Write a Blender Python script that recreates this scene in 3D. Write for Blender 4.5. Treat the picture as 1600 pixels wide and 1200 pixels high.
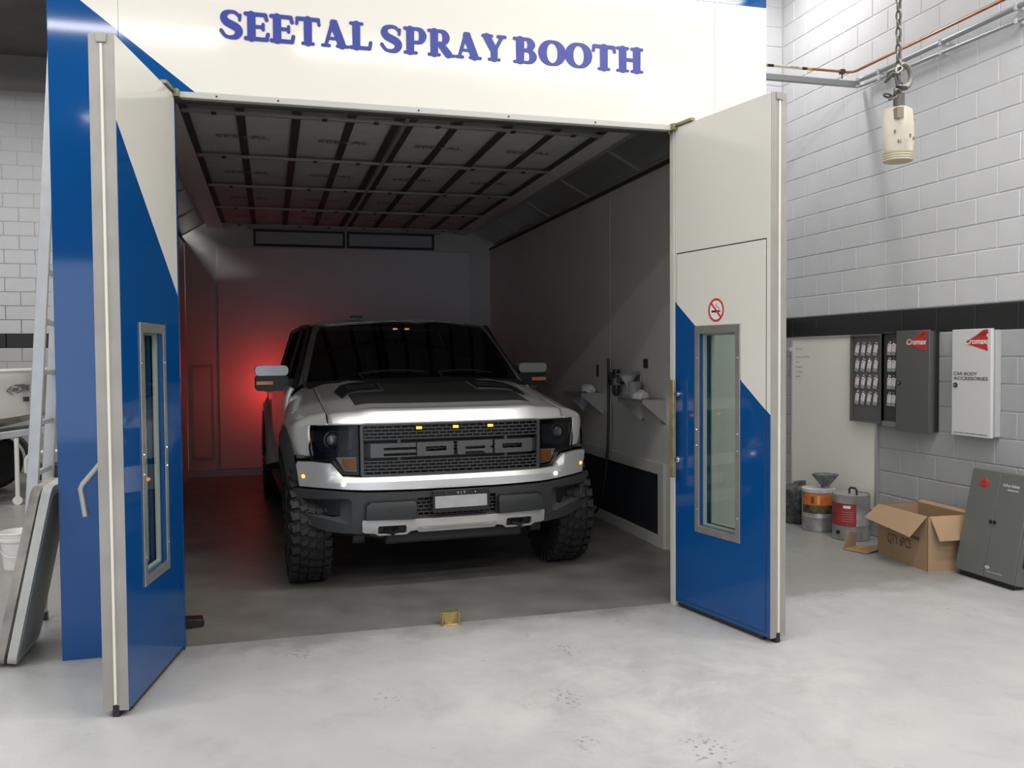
import bpy, bmesh, math, random
import numpy as np
from mathutils import Vector, Matrix

for o in list(bpy.data.objects): bpy.data.objects.remove(o)
SC = bpy.context.scene
COL = SC.collection
random.seed(7)
PI = math.pi

# ------------------------------------------------------------------ camera
F_PX, PITCH, ROLL, YAW = 1363.95, -0.03263, -0.0075, -0.26968
CAM = Vector((0.4846, -5.1624, 1.6372))
fw = Vector((-math.sin(YAW)*math.cos(PITCH), math.cos(YAW)*math.cos(PITCH), math.sin(PITCH)))
rt = Vector((math.cos(YAW), math.sin(YAW), 0)); up = rt.cross(fw)
r2 = rt*math.cos(ROLL)+up*math.sin(ROLL); u2 = -rt*math.sin(ROLL)+up*math.cos(ROLL)
cd = bpy.data.cameras.new('camera'); cam = bpy.data.objects.new('camera', cd); COL.objects.link(cam)
cd.sensor_width = 36; cd.lens = 36*F_PX/1600; cd.clip_start = 0.05; cd.clip_end = 100
cam.matrix_world = Matrix(((r2.x,u2.x,-fw.x,CAM.x),(r2.y,u2.y,-fw.y,CAM.y),(r2.z,u2.z,-fw.z,CAM.z),(0,0,0,1)))
SC.camera = cam

# ------------------------------------------------------------------ world, lights, exposure
w = bpy.data.worlds.new('daylight'); SC.world = w; w.use_nodes = True
w.node_tree.nodes['Background'].inputs[0].default_value = (0.72, 0.82, 1.0, 1)
w.node_tree.nodes['Background'].inputs[1].default_value = 2.0
def tube_light(x, y, z, length, width, power, col=(1, 0.985, 0.955)):
    ld = bpy.data.lights.new('fluorescent_lamp', 'AREA'); ld.shape = 'RECTANGLE'
    ld.size = length; ld.size_y = width; ld.energy = power; ld.color = col
    o = bpy.data.objects.new('fluorescent_lamp', ld); COL.objects.link(o); o.location = (x, y, z)
    return o
for ly, pw in ((-2.0, 62), (-3.6, 26), (-6.1, 58), (-10.3, 40)):
    for lx in (-4.4, -1.2, 2.0, 4.4):
        tube_light(lx, ly, 5.5, 2.3, 0.26, pw*{-4.4: 1.6, -1.2: .72, 2.0: .72, 4.4: 1.5}[lx])
tube_light(-3.4, 2.4, 5.5, 2.3, 0.26, 80); tube_light(-3.2, 5.6, 5.5, 2.3, 0.26, 95)
tube_light(4.7, 2.0, 5.5, 1.2, 0.26, 38)
vs = SC.view_settings
vs.view_transform = 'Standard'; vs.look = 'None'; vs.gamma = 1; vs.use_curve_mapping = False
vs.exposure = 0.28

# ------------------------------------------------------------------ materials
MATS = {}
def mat(name, col=(.5,.5,.5), rough=.5, metal=0, coat=0, noise=0, nscale=8, bump=0, bscale=60, emit=None, estr=0, spec=.5, detail=4):
    if name in MATS: return MATS[name]
    m = bpy.data.materials.new(name); m.use_nodes = True; MATS[name] = m
    nt = m.node_tree; b = nt.nodes['Principled BSDF']
    b.inputs['Base Color'].default_value = (*col, 1); b.inputs['Roughness'].default_value = rough
    b.inputs['Metallic'].default_value = metal; b.inputs['Coat Weight'].default_value = coat
    b.inputs['Coat Roughness'].default_value = .06; b.inputs['Specular IOR Level'].default_value = spec
    if noise or bump:
        tc = nt.nodes.new('ShaderNodeTexCoord')
    if noise:
        n = nt.nodes.new('ShaderNodeTexNoise'); n.inputs['Scale'].default_value = nscale; n.inputs['Detail'].default_value = detail
        nt.links.new(tc.outputs['Object'], n.inputs['Vector'])
        r = nt.nodes.new('ShaderNodeValToRGB'); r.color_ramp.elements[0].position = .3; r.color_ramp.elements[1].position = .7
        r.color_ramp.elements[0].color = (*[c*(1-noise) for c in col], 1); r.color_ramp.elements[1].color = (*[min(1, c*(1+noise*.6)) for c in col], 1)
        nt.links.new(n.outputs['Fac'], r.inputs['Fac']); nt.links.new(r.outputs['Color'], b.inputs['Base Color'])
    if bump:
        n2 = nt.nodes.new('ShaderNodeTexNoise'); n2.inputs['Scale'].default_value = bscale; n2.inputs['Detail'].default_value = 3
        nt.links.new(tc.outputs['Object'], n2.inputs['Vector'])
        bp = nt.nodes.new('ShaderNodeBump'); bp.inputs['Strength'].default_value = bump; bp.inputs['Distance'].default_value = .01
        nt.links.new(n2.outputs['Fac'], bp.inputs['Height']); nt.links.new(bp.outputs['Normal'], b.inputs['Normal'])
    if emit:
        b.inputs['Emission Color'].default_value = (*emit, 1); b.inputs['Emission Strength'].default_value = estr
    return m
def glass_mat(name, tint=(.9,.95,.93), clear=.85, rough=.02):
    if name in MATS: return MATS[name]
    m = bpy.data.materials.new(name); m.use_nodes = True; MATS[name] = m
    nt = m.node_tree; nt.nodes.clear()
    out = nt.nodes.new('ShaderNodeOutputMaterial'); tr = nt.nodes.new('ShaderNodeBsdfTransparent'); tr.inputs[0].default_value = (*[t*clear for t in tint], 1)
    gl = nt.nodes.new('ShaderNodeBsdfGlossy'); gl.inputs['Roughness'].default_value = rough
    fr = nt.nodes.new('ShaderNodeFresnel'); fr.inputs['IOR'].default_value = 1.5
    mx = nt.nodes.new('ShaderNodeMixShader')
    ge = nt.nodes.new('ShaderNodeNewGeometry'); iv = nt.nodes.new('ShaderNodeMath'); iv.operation = 'SUBTRACT'; iv.inputs[0].default_value = 1
    nt.links.new(ge.outputs['Backfacing'], iv.inputs[1]); mu = nt.nodes.new('ShaderNodeMath'); mu.operation = 'MULTIPLY'
    nt.links.new(fr.outputs[0], mu.inputs[0]); nt.links.new(iv.outputs[0], mu.inputs[1])
    nt.links.new(mu.outputs[0], mx.inputs[0]); nt.links.new(tr.outputs[0], mx.inputs[1]); nt.links.new(gl.outputs[0], mx.inputs[2]); nt.links.new(mx.outputs[0], out.inputs[0])
    return m

def floor_material():
    m = bpy.data.materials.new('worn_painted_concrete'); m.use_nodes = True
    nt = m.node_tree; N = nt.nodes.new; L = nt.links.new; b = nt.nodes['Principled BSDF']
    tc = N('ShaderNodeTexCoord')
    def noise(scale, detail=6, rough=.6, dist=0):
        n = N('ShaderNodeTexNoise'); n.inputs['Scale'].default_value = scale; n.inputs['Detail'].default_value = detail
        n.inputs['Roughness'].default_value = rough; n.inputs['Distortion'].default_value = dist
        L(tc.outputs['Object'], n.inputs['Vector']); return n.outputs['Fac']
    def ramp(fac, p0, p1, c0=(0,0,0,1), c1=(1,1,1,1)):
        r = N('ShaderNodeValToRGB'); r.color_ramp.elements[0].position = p0; r.color_ramp.elements[1].position = p1
        r.color_ramp.elements[0].color = c0; r.color_ramp.elements[1].color = c1; L(fac, r.inputs['Fac']); return r.outputs['Color']
    def mix(fac, a, bb):
        x = N('ShaderNodeMix'); x.data_type = 'RGBA'
        if isinstance(fac, float): x.inputs[0].default_value = fac
        else: L(fac, x.inputs[0])
        for i, v in ((6, a), (7, bb)):
            if isinstance(v, tuple): x.inputs[i].default_value = v
            else: L(v, x.inputs[i])
        return x.outputs[2]
    def math_(op, a, bb):
        x = N('ShaderNodeMath'); x.operation = op
        for i, v in ((0, a), (1, bb)):
            if isinstance(v, (int, float)): x.inputs[i].default_value = v
            else: L(v, x.inputs[i])
        return x.outputs[0]
    base = ramp(noise(.9, 5), .3, .75, (.40,.40,.395,1), (.50,.495,.48,1))
    base = mix(math_('MULTIPLY', ramp(noise(3.2, 8, .7, .6), .52, .66), .45), base, (.34,.335,.32,1))
    # pale scuffed and chalky patches: strongest where traffic turns in front of the doorway
    sp = N('ShaderNodeSeparateXYZ'); L(tc.outputs['Object'], sp.inputs[0])
    def blob(cx, cy, rx, ry):
        a = math_('POWER', math_('DIVIDE', math_('SUBTRACT', sp.outputs[0], cx), rx), 2.0)
        c = math_('POWER', math_('DIVIDE', math_('SUBTRACT', sp.outputs[1], cy), ry), 2.0)
        return ramp(math_('ADD', a, c), 0, 1, (1,1,1,1), (0,0,0,1))
    chalk = math_('ADD', blob(2.3, -1.2, 1.5, 1.2), blob(3.3, .5, .8, .5))
    chalk = math_('ADD', chalk, blob(2.3, .1, 1.0, .35))
    chalk = math_('MULTIPLY', chalk, ramp(noise(2.6, 9, .72, .4), .44, .62))
    base = mix(math_('MULTIPLY', chalk, .5), base, (.66,.63,.61,1))
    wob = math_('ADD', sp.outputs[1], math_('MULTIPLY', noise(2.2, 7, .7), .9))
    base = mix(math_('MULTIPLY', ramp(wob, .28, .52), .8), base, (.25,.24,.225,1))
    # boot and tyre tread prints: small dark dashes that come in clusters
    vor = N('ShaderNodeTexVoronoi'); vor.inputs['Scale'].default_value = 34; L(tc.outputs['Object'], vor.inputs['Vector'])
    dash = ramp(vor.outputs['Distance'], .25, .36, (1,1,1,1), (0,0,0,1))
    clu = blob(.66, .42, .22, .30)
    for b4 in ((2.05,-.62,.09,.16),(1.83,-1.25,.10,.15),(2.2,-1.95,.12,.2),(.62,-.25,.1,.13),(1.0,-1.0,.08,.14),(2.55,-.2,.07,.1),(1.75,-1.75,.06,.1)):
        clu = math_('ADD', clu, blob(*b4))
    base = mix(math_('MULTIPLY', math_('MULTIPLY', clu, dash), .75), base, (.17,.165,.15,1))
    spk = ramp(noise(38, 3, .6), .70, .76)
    base = mix(math_('MULTIPLY', spk, .35), base, (.25,.245,.23,1))
    L(base, b.inputs['Base Color'])
    L(ramp(noise(4, 5), .3, .7, (.26,.26,.26,1), (.46,.46,.46,1)), b.inputs['Roughness'])
    bp = N('ShaderNodeBump'); bp.inputs['Strength'].default_value = .12; bp.inputs['Distance'].default_value = .01
    L(noise(25, 4), bp.inputs['Height']); L(bp.outputs['Normal'], b.inputs['Normal'])
    return m

CREAM = mat('cream_panel', (.73,.705,.64), .09)
BLUE = mat('blue_panel', (.003,.068,.245), .06)
NAVY = mat('navy_lettering', (.025,.04,.27), .35)
STEEL = mat('brushed_steel', (.46,.44,.41), .42, .75, noise=.12, nscale=14)
EDGE = mat('door_edge_strip', (.36,.34,.315), .5, .3, noise=.1, nscale=6)
SEAL = mat('cream_seal', (.74,.70,.62), .6)
BOOTHW = mat('booth_wall', (.56,.555,.52), .38, noise=.06, nscale=1.5)
BOOTHG = mat('booth_grid', (.34,.33,.31), .4, .4)
FILTER = mat('filter_cloth', (.46,.46,.45), .9, noise=.08, nscale=5)
DARK = mat('dark_strip', (.035,.034,.032), .7)
BLACK = mat('black_plastic', (.012,.012,.013), .4)
RUBBER = mat('tyre_rubber', (.013,.013,.013), .75, bump=.2)
BRASS = mat('brass_bar', (.55,.45,.2), .35, .85, noise=.2, nscale=20)
SILVER = mat('silver_paint', (.78,.78,.76), .36, .6, coat=1)
SILVERD = mat('silver_skid', (.55,.53,.51), .42, .5)
CLAD = mat('charcoal_cladding', (.036,.037,.038), .46)
DECAL = mat('hood_graphic', (.03,.03,.028), .42)
GRILLE = mat('grille_grey', (.075,.075,.075), .42, .3)
FORD = mat('grille_letter_grey', (.10,.10,.10), .36, .3)
AMBERL = mat('amber_lit', (1,.45,.05), .4, emit=(1,.27,.012), estr=3.2)
AMBER = mat('amber_lens', (.80,.27,.06), .25, coat=.5)
WHITEL = mat('white_lit', (1,1,1), .3, emit=(1,1,1), estr=9)
REDL = mat('red_lit', (.6,.02,.02), .3, emit=(1,.06,.045), estr=38)
GLASS = glass_mat('clear_glass')
TINT = glass_mat('tinted_glass', (.5,.55,.55), .16)
LENSG = glass_mat('lamp_glass', (.9,.92,.95), .75)
CHROME = mat('chrome', (.75,.75,.76), .12, 1)
WHITEP = mat('white_plastic', (.78,.77,.74), .4)
BLKGREY_L = mat('block_light', (.60,.60,.615), .55, noise=.05, nscale=3, bump=.15, bscale=40)
BLKGREY_D = mat('block_mid', (.40,.41,.415), .5, noise=.06, nscale=3, bump=.15, bscale=40)
BLKBLACK = mat('block_black', (.012,.013,.013), .45, bump=.15, bscale=40)

# ------------------------------------------------------------------ helpers
def tag(o, label=None, cat=None, group=None, kind=None):
    if label: o['label'] = label
    if cat: o['category'] = cat
    if group: o['group'] = group
    if kind: o['kind'] = kind
    return o
def empty(name, loc=(0,0,0), rz=0, label=None, cat=None, group=None, kind=None):
    o = bpy.data.objects.new(name, None); COL.objects.link(o); o.location = loc; o.rotation_euler = (0,0,rz); o.empty_display_size = .1
    return tag(o, label, cat, group, kind)
def finish(bm, ang=35, smooth=True, recalc=True):
    bmesh.ops.remove_doubles(bm, verts=bm.verts[:], dist=1e-6)
    if recalc: bmesh.ops.recalc_face_normals(bm, faces=bm.faces[:])
    a = math.radians(ang)
    for f in bm.faces: f.smooth = smooth
    for e in bm.edges:
        if len(e.link_faces) == 2: e.smooth = e.calc_face_angle(0) < a
        else: e.smooth = True
def obj(name, bm, m, parent=None, ang=35, bevel=0, recalc=True, loc=None, smooth=True):
    finish(bm, ang, smooth, recalc)
    me = bpy.data.meshes.new(name); bm.to_mesh(me); bm.free()
    for mm in (m if isinstance(m, (list, tuple)) else [m]): me.materials.append(mm)
    o = bpy.data.objects.new(name, me); COL.objects.link(o)
    if parent: o.parent = parent
    if loc is not None: o.location = loc
    if bevel:
        md = o.modifiers.new('edge', 'BEVEL'); md.width = bevel; md.segments = 2; md.limit_method = 'ANGLE'; md.angle_limit = math.radians(40)
    return o
def share(o, name, parent, loc=(0,0,0), rot=(0,0,0), scale=(1,1,1), m=None):
    c = o.copy() if m is None else bpy.data.objects.new(name, o.data)
    c.name = name; COL.objects.link(c); c.parent = parent; c.location = loc; c.rotation_euler = rot; c.scale = scale
    return c
def copy_tree(o, parent=None):
    c = o.copy(); COL.objects.link(c); c.parent = parent
    for ch in list(o.children): copy_tree(ch, c)
    return c
def B(): return bmesh.new()
def box(bm, x0, x1, y0, y1, z0, z1, M=None, mi=0):
    vs_ = [bm.verts.new((x, y, z)) for z in (z0, z1) for y in (y0, y1) for x in (x0, x1)]
    if M is not None:
        for v in vs_: v.co = M @ v.co
    for q in ((0,2,3,1),(4,5,7,6),(0,1,5,4),(2,6,7,3),(0,4,6,2),(1,3,7,5)):
        f = bm.faces.new([vs_[i] for i in q]); f.material_index = mi
    return vs_
def frame_of(d):
    d = d.normalized(); a = Vector((0,0,1)) if abs(d.z) < .9 else Vector((1,0,0))
    u = d.cross(a).normalized(); v = d.cross(u).normalized(); return u, v
def tube(bm, pts, r, n=10, cap=True, mi=0):
    pts = [Vector(p) for p in pts]; rings = []
    rs = r if isinstance(r, (list, tuple)) else [r]*len(pts)
    u = None
    for i, p in enumerate(pts):
        d = (pts[min(i+1, len(pts)-1)]-pts[max(i-1, 0)]).normalized()
        if u is None: u, v = frame_of(d)
        else:
            u = (u-d*u.dot(d)).normalized(); v = d.cross(u).normalized()
        rings.append([bm.verts.new(p+(u*math.cos(2*PI*k/n)+v*math.sin(2*PI*k/n))*rs[i]) for k in range(n)])
    for a, b in zip(rings, rings[1:]):
        for k in range(n):
            f = bm.faces.new((a[k], a[(k+1)%n], b[(k+1)%n], b[k])); f.material_index = mi
    if cap:
        for rr in (rings[0], rings[-1]):
            f = bm.faces.new(rr); f.material_index = mi
def cyl(bm, p0, p1, r, n=20, r1=None, mi=0): tube(bm, [p0, p1], [r, r if r1 is None else r1], n, True, mi)
def lathe(bm, prof, axis='z', c=(0,0,0), n=32, mi=0, closed=False):
    c = Vector(c); rings = []
    for r, h in prof:
        ring = []
        for k in range(n):
            a = 2*PI*k/n; p, q = r*math.cos(a), r*math.sin(a)
            co = {'z': (p, q, h), 'x': (h, p, q), 'y': (p, h, q)}[axis]
            ring.append(bm.verts.new(Vector(co)+c))
        rings.append(ring)
    pr = list(zip(rings, rings[1:]))
    if closed: pr.append((rings[-1], rings[0]))
    for a, b in pr:
        for k in range(n):
            f = bm.faces.new((a[k], a[(k+1)%n], b[(k+1)%n], b[k])); f.material_index = mi
    if not closed:
        for rr, (r, h) in ((rings[0], prof[0]), (rings[-1], prof[-1])):
            if r > 1e-4:
                f = bm.faces.new(rr); f.material_index = mi
def ball(bm, c, r, sx=1, sy=1, sz=1, n=16, mi=0):
    M = Matrix.Translation(c) @ Matrix.Diagonal((r*sx, r*sy, r*sz, 1))
    g = bmesh.ops.create_uvsphere(bm, u_segments=n, v_segments=n//2, radius=1, matrix=M)
    for v in g['verts']:
        for f in v.link_faces: f.material_index = mi
def grid(bm, P, mi=0, wrap=False):
    V = [[bm.verts.new(tuple(p)) for p in row] for row in P]
    for i in range(len(V)-1):
        m_ = len(V[0]) if wrap else len(V[0])-1
        for j in range(m_):
            f = bm.faces.new((V[i][j], V[i][(j+1) % len(V[0])], V[i+1][(j+1) % len(V[0])], V[i+1][j])); f.material_index = mi
    return V
def catmull(P, k):
    P = np.asarray(P, float); n = len(P); out = []
    for i in range(n-1):
        p0 = P[i-1] if i > 0 else 2*P[0]-P[1]; p1 = P[i]; p2 = P[i+1]; p3 = P[i+2] if i+2 < n else 2*P[-1]-P[-2]
        for s in range(k):
            t = s/k
            out.append(.5*((2*p1)+(p2-p0)*t+(2*p0-5*p1+4*p2-p3)*t*t+(3*p1-p0-3*p2+p3)*t**3))
    out.append(P[-1]); return np.array(out)
def cr_grid(P, ku, kv):
    P = np.asarray(P, float); P = catmull(P, ku)
    return np.swapaxes(catmull(np.swapaxes(P, 0, 1), kv), 0, 1)
def panel_bm(loops, fmap, thick=(0,.02,0), su=None, sv=None, bm=None, mi=0, split=None):
    """2D loops (outer, holes...) -> plate following fmap(u,v); thick is an offset vector or a function; split=(co,no) marks second material"""
    t = bmesh.new()
    for lp in loops:
        vv = [t.verts.new((p[0], p[1], 0)) for p in lp]
        for i in range(len(vv)): t.edges.new((vv[i], vv[(i+1) % len(vv)]))
    bmesh.ops.triangle_fill(t, use_beauty=True, use_dissolve=False, edges=t.edges[:])
    us = [v.co.x for v in t.verts]; vs2 = [v.co.y for v in t.verts]
    def cut(co, no): bmesh.ops.bisect_plane(t, geom=t.verts[:]+t.edges[:]+t.faces[:], plane_co=co, plane_no=no, dist=1e-6)
    if su:
        k = math.floor(min(us)/su)+1
        while k*su < max(us)-1e-6: cut((k*su, 0, 0), (1,0,0)); k += 1
    if sv:
        k = math.floor(min(vs2)/sv)+1
        while k*sv < max(vs2)-1e-6: cut((0, k*sv, 0), (0,1,0)); k += 1
    if split: cut((*split[0], 0), (*split[1], 0))
    if bm is None: bm = bmesh.new()
    t.verts.index_update(); fr, bk = [], []
    for v in t.verts:
        p = Vector(fmap(v.co.x, v.co.y)); fr.append(bm.verts.new(p))
        off = thick(v.co.x, v.co.y) if callable(thick) else thick
        bk.append(bm.verts.new(p+Vector(off)))
    for f in t.faces:
        m_ = mi
        if split:
            c = f.calc_center_median(); m_ = 1 if (c.x-split[0][0])*split[1][0]+(c.y-split[0][1])*split[1][1] > 0 else 0
        ids = [v.index for v in f.verts]
        g = bm.faces.new([fr[i] for i in ids]); g.material_index = m_
        g = bm.faces.new([bk[i] for i in reversed(ids)]); g.material_index = m_
    for e in t.edges:
        if len(e.link_faces) == 1:
            a, b_ = e.verts[0].index, e.verts[1].index
            g = bm.faces.new((fr[a], fr[b_], bk[b_], bk[a]))
            if split:
                c = (e.verts[0].co+e.verts[1].co)/2; g.material_index = 1 if (c.x-split[0][0])*split[1][0]+(c.y-split[0][1])*split[1][1] > 0 else 0
            else: g.material_index = mi
    t.free(); return bm
def rect(u0, u1, v0, v1): return [(u0,v0),(u1,v0),(u1,v1),(u0,v1)]
def rrect(u0, u1, v0, v1, r, n=4):
    o = []
    for cx, cy, a0 in ((u1-r, v0+r, -90), (u1-r, v1-r, 0), (u0+r, v1-r, 90), (u0+r, v0+r, 180)):
        for k in range(n+1):
            a = math.radians(a0+90*k/n); o.append((cx+r*math.cos(a), cy+r*math.sin(a)))
    return o
def circ(cx, cy, r, n=24, ry=None): return [(cx+r*math.cos(2*PI*k/n), cy+(ry or r)*math.sin(2*PI*k/n)) for k in range(n)]
def mirx(lp): return [(-p[0], *p[1:]) for p in reversed(lp)]
def text_obj(name, s, m, parent, M, height, bold=0, shear=0, width=None, depth=.001, align='LEFT', spacing=1):
    """flat print; M maps text x,y,z to parent space"""
    cu = bpy.data.curves.new('t', 'FONT'); cu.body = s; cu.size = 1; cu.offset = bold; cu.shear = shear; cu.extrude = depth/height/2*.7; cu.space_character = spacing; cu.resolution_u = 3
    to = bpy.data.objects.new('t', cu); COL.objects.link(to)
    dg = bpy.context.evaluated_depsgraph_get(); me = bpy.data.meshes.new_from_object(to.evaluated_get(dg))
    bpy.data.objects.remove(to); bpy.data.curves.remove(cu)
    xs = [v.co.x for v in me.vertices]; ys = [v.co.y for v in me.vertices]
    sc = height/.7; sx = sc if width is None else width/(max(xs)-min(xs))
    x0 = min(xs) if align == 'LEFT' else (min(xs)+max(xs))/2
    for v in me.vertices: v.co = M @ Vector(((v.co.x-x0)*sx, v.co.y*sc, v.co.z*sc))
    me.name = name; me.materials.clear(); me.materials.append(m)
    o = bpy.data.objects.new(name, me); COL.objects.link(o); o.parent = parent
    return o
def axes(o, xa, ya):
    xa = Vector(xa); ya = Vector(ya); za = xa.cross(ya)
    return Matrix(((xa.x,ya.x,za.x,o[0]),(xa.y,ya.y,za.y,o[1]),(xa.z,ya.z,za.z,o[2]),(0,0,0,1)))

# ================================================================== the setting
def struct(name, bm, m, **k): return tag(obj(name, bm, m, **k), kind='structure')
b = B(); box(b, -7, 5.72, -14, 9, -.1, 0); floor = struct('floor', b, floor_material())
b = B(); box(b, -7, 5.9, -14, 9, 5.75, 5.9); ceiling = struct('ceiling', b, mat('concrete_soffit', (.105,.098,.09), .85, noise=.2, nscale=2))
b = B(); box(b, -7, -.2, 8.15, 8.45, 5.35, 5.75); beam = struct('trim_1', b, mat('roof_beam', (.16,.155,.15), .7))
ZONES = ((0, 1.8, 0), (1.8, 2.0, 1), (2.0, 5.75, 2))
WM = [BLKGREY_D, BLKBLACK, BLKGREY_L]
def zone_wall(name, x0, x1, y0, y1, mats=WM):
    b = B()
    for z0, z1, mi in ZONES: box(b, x0, x1, y0, y1, z0, z1, mi=mi)
    return struct(name, b, mats)
XW = 5.65
wall_right = zone_wall('wall_right', XW+.005, XW+.2, -14, 3.1)
wall_return = zone_wall('wall_return', 3.9, XW+.005, 2.905, 3.1)
BLK_LL = mat('block_pale', (.50,.50,.50), .55, noise=.05, nscale=3)
wall_back = zone_wall('wall_back', -7, 3.9, 8.805, 9.0, [BLK_LL, BLKBLACK, BLKGREY_L])
b = B(); box(b, 3.7, 3.9, 2.905, 9, 0, 5.75); struct('wall_side', b, BLKGREY_L)
b = B(); box(b, -7.2, -7, -14, 9, 0, 5.75); struct('wall_left', b, BLKGREY_L)
b = B()
box(b, -7, -5, -14.2, -14, 0, 5.75); box(b, 2, 5.9, -14.2, -14, 0, 5.75); box(b, -5, 2, -14.2, -14, 3.6, 5.75)
struct('wall_front', b, mat('dark_front_wall', (.10,.10,.105), .7))

# concrete blocks, running bond, one painted course of black at eye level
def block_mesh(wd, m, ax):
    b = B(); g = .004
    if ax == 'y': box(b, 0, .03, g, wd-g, g, .2-g)
    else: box(b, g, wd-g, 0, .03, g, .2-g)
    bmesh.ops.bevel(b, geom=[e for e in b.edges], offset=.005, segments=1, affect='EDGES')
    finish(b, 25); me = bpy.data.meshes.new('concrete_block'); b.to_mesh(me); b.free(); me.materials.append(m); return me
BM = {}
def lay_blocks(parent, ax, a0, a1, fixed, rows, mats):
    for r in range(rows):
        m = mats[0] if r < 9 else mats[1] if r == 9 else mats[2]
        p = a0-(.2 if r % 2 else 0)
        while p < a1-.01:
            s, e = max(p, a0), min(p+.4, a1)
            wd = round(e-s, 3)
            if wd > .03:
                key = (wd, m.name, ax)
                if key not in BM: BM[key] = block_mesh(wd, m, ax)
                o = bpy.data.objects.new('concrete_block', BM[key]); COL.objects.link(o); o.parent = parent
                jit = random.uniform(-.0012, .0012)
                o.location = (fixed+jit, s, r*.2) if ax == 'y' else (s, fixed+jit, r*.2)
            p += .4
lay_blocks(wall_right, 'y', -.7, 2.9, XW, 27, WM)
lay_blocks(wall_return, 'x', 4.05, XW, 2.9, 28, WM)
lay_blocks(wall_back, 'x', -3.75, -1.75, 8.8, 27, [BLK_LL, BLKBLACK, BLKGREY_L])

# ================================================================== the spray booth
H, WO = 3.104, 3.0
XR, XL, YB, ZC = 3.66, -.62, 7.5, 3.42
booth = empty('spray_booth', (1.5, 0, 0), label='large cream and blue walk-in spray booth with navy lettering over its doorway', cat='spray booth')
def bl(o):   # keep world placement under the booth's empty
    o.location = Vector(o.location)-Vector((1.5, 0, 0)); return o
fm = lambda u, v: (u, 0, v)
SPL = ((-.464, 3.55), (-.616, -.788))
def fac(loop, split=None, m=None, y=0, th=.06, nm='facade_panel'):
    return bl(obj(nm, panel_bm([loop], lambda u, v: (u, y, v), (0, th, 0), split=split), m or [CREAM, BLUE], booth, bevel=.002))
fac(rect(-.628, -.2797, 0, 3.9095), SPL)
fac([(-.2783,0),(0,0),(0,H),(3.2912,H),(3.2912,3.9095),(-.2783,3.9095)], SPL)
fac([(3.0,0),(3.668,0),(3.668,3.9095),(3.2928,3.9095),(3.2928,H),(3.0,H)])
fac(rect(-.628, 3.668, 3.911, 4.4), None, [BLUE])
b = B(); box(b, 0.0, 3.0, -.012, .07, 3.068, 3.102); bl(obj('header_trim', b, mat('header_channel', (.46,.455,.43), .4, .1), booth, bevel=.004))
b = B(); box(b, 0.0, 3.0, .03, .09, 3.060, 3.069); bl(obj('header_seal', b, DARK, booth))
for x in (.22, 1.35, 2.46, .55, 1.9):
    b = B(); cyl(b, (x, -.014, 3.085), (x, -.006, 3.085), .006, 8); bl(obj('screw', b, DARK, booth))
# inside walls in upright sandwich panels
for y0, y1 in ((.06, .9), (.9, 2.745), (2.745, 4.73), (4.73, 6.2), (6.2, YB)):
    b = B(); box(b, XR, XR+.008, y0+.002, y1-.002, 0, 3.24); bl(obj('wall_panel', b, BOOTHW, booth, bevel=.002))
    b = B(); box(b, XL-.008, XL, y0+.002, y1-.002, 0, 3.24); bl(obj('wall_panel', b, BOOTHW, booth, bevel=.002))
for x0, x1 in ((-.62, .45), (.45, 1.62), (1.62, 2.79), (2.79, 3.66)):
    b = B(); box(b, x0+.002, x1-.002, YB, YB+.06, 0, 3.46); bl(obj('wall_panel', b, BOOTHW, booth, bevel=.002))
b = B(); box(b, -.2, 3.34, YB-.03, YB, 0.1, 3.16); bl(obj('rear_door_panel', b, mat('rear_door', (.62,.61,.60), .4), booth, bevel=.006))
b = B(); box(b, -.62, 3.66, YB-.05, YB, 0, .09); bl(obj('kick_plate', b, BOOTHG, booth))
b = B(); box(b, XL-.01, XR+.008, .06, YB+.06, 3.47, 3.5); bl(obj('roof_sheet', b, BOOTHG, booth))
# service hatch on the far wall and a tube light fitting on the near wall
hx = [rect(-.56, -.27, .25, 1.53), rect(-.535, -.295, .275, 1.505)]
bl(obj('hatch_frame', panel_bm(hx, lambda u, v: (u, YB-.025, v), (0,.025,0)), BOOTHG, booth))
b = B(); box(b, -.535, -.295, YB-.012, YB, .275, 1.505); bl(obj('hatch', b, BOOTHW, booth))
b = B(); box(b, XL, XL+.05, 5.9, 6.1, .35, 1.75)
for z in (.75, 1.05, 1.35): box(b, XL, XL+.07, 5.88, 6.12, z, z+.02)
bl(obj('corner_light_fitting', b, WHITEP, booth, bevel=.004))
# rear air vent: two glazed frames under the ceiling
for x0, x1 in ((.285, 1.53), (1.56, 2.81)):
    f = bl(obj('vent_frame', panel_bm([rect(x0, x1, 3.18, 3.41), rect(x0+.03, x1-.03, 3.21, 3.38)], lambda u, v: (u, YB-.05, v), (0,.05,0)), DARK, booth))
    b = B(); box(b, x0+.03, x1-.03, YB-.03, YB-.02, 3.21, 3.38); obj('vent_pane', b, mat('pane_grey', (.42,.43,.43), .3), f)
b = B(); box(b, .2, 2.9, YB-.07, YB, 3.41, 3.425); bl(obj('vent_rail', b, BOOTHG, booth))
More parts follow.
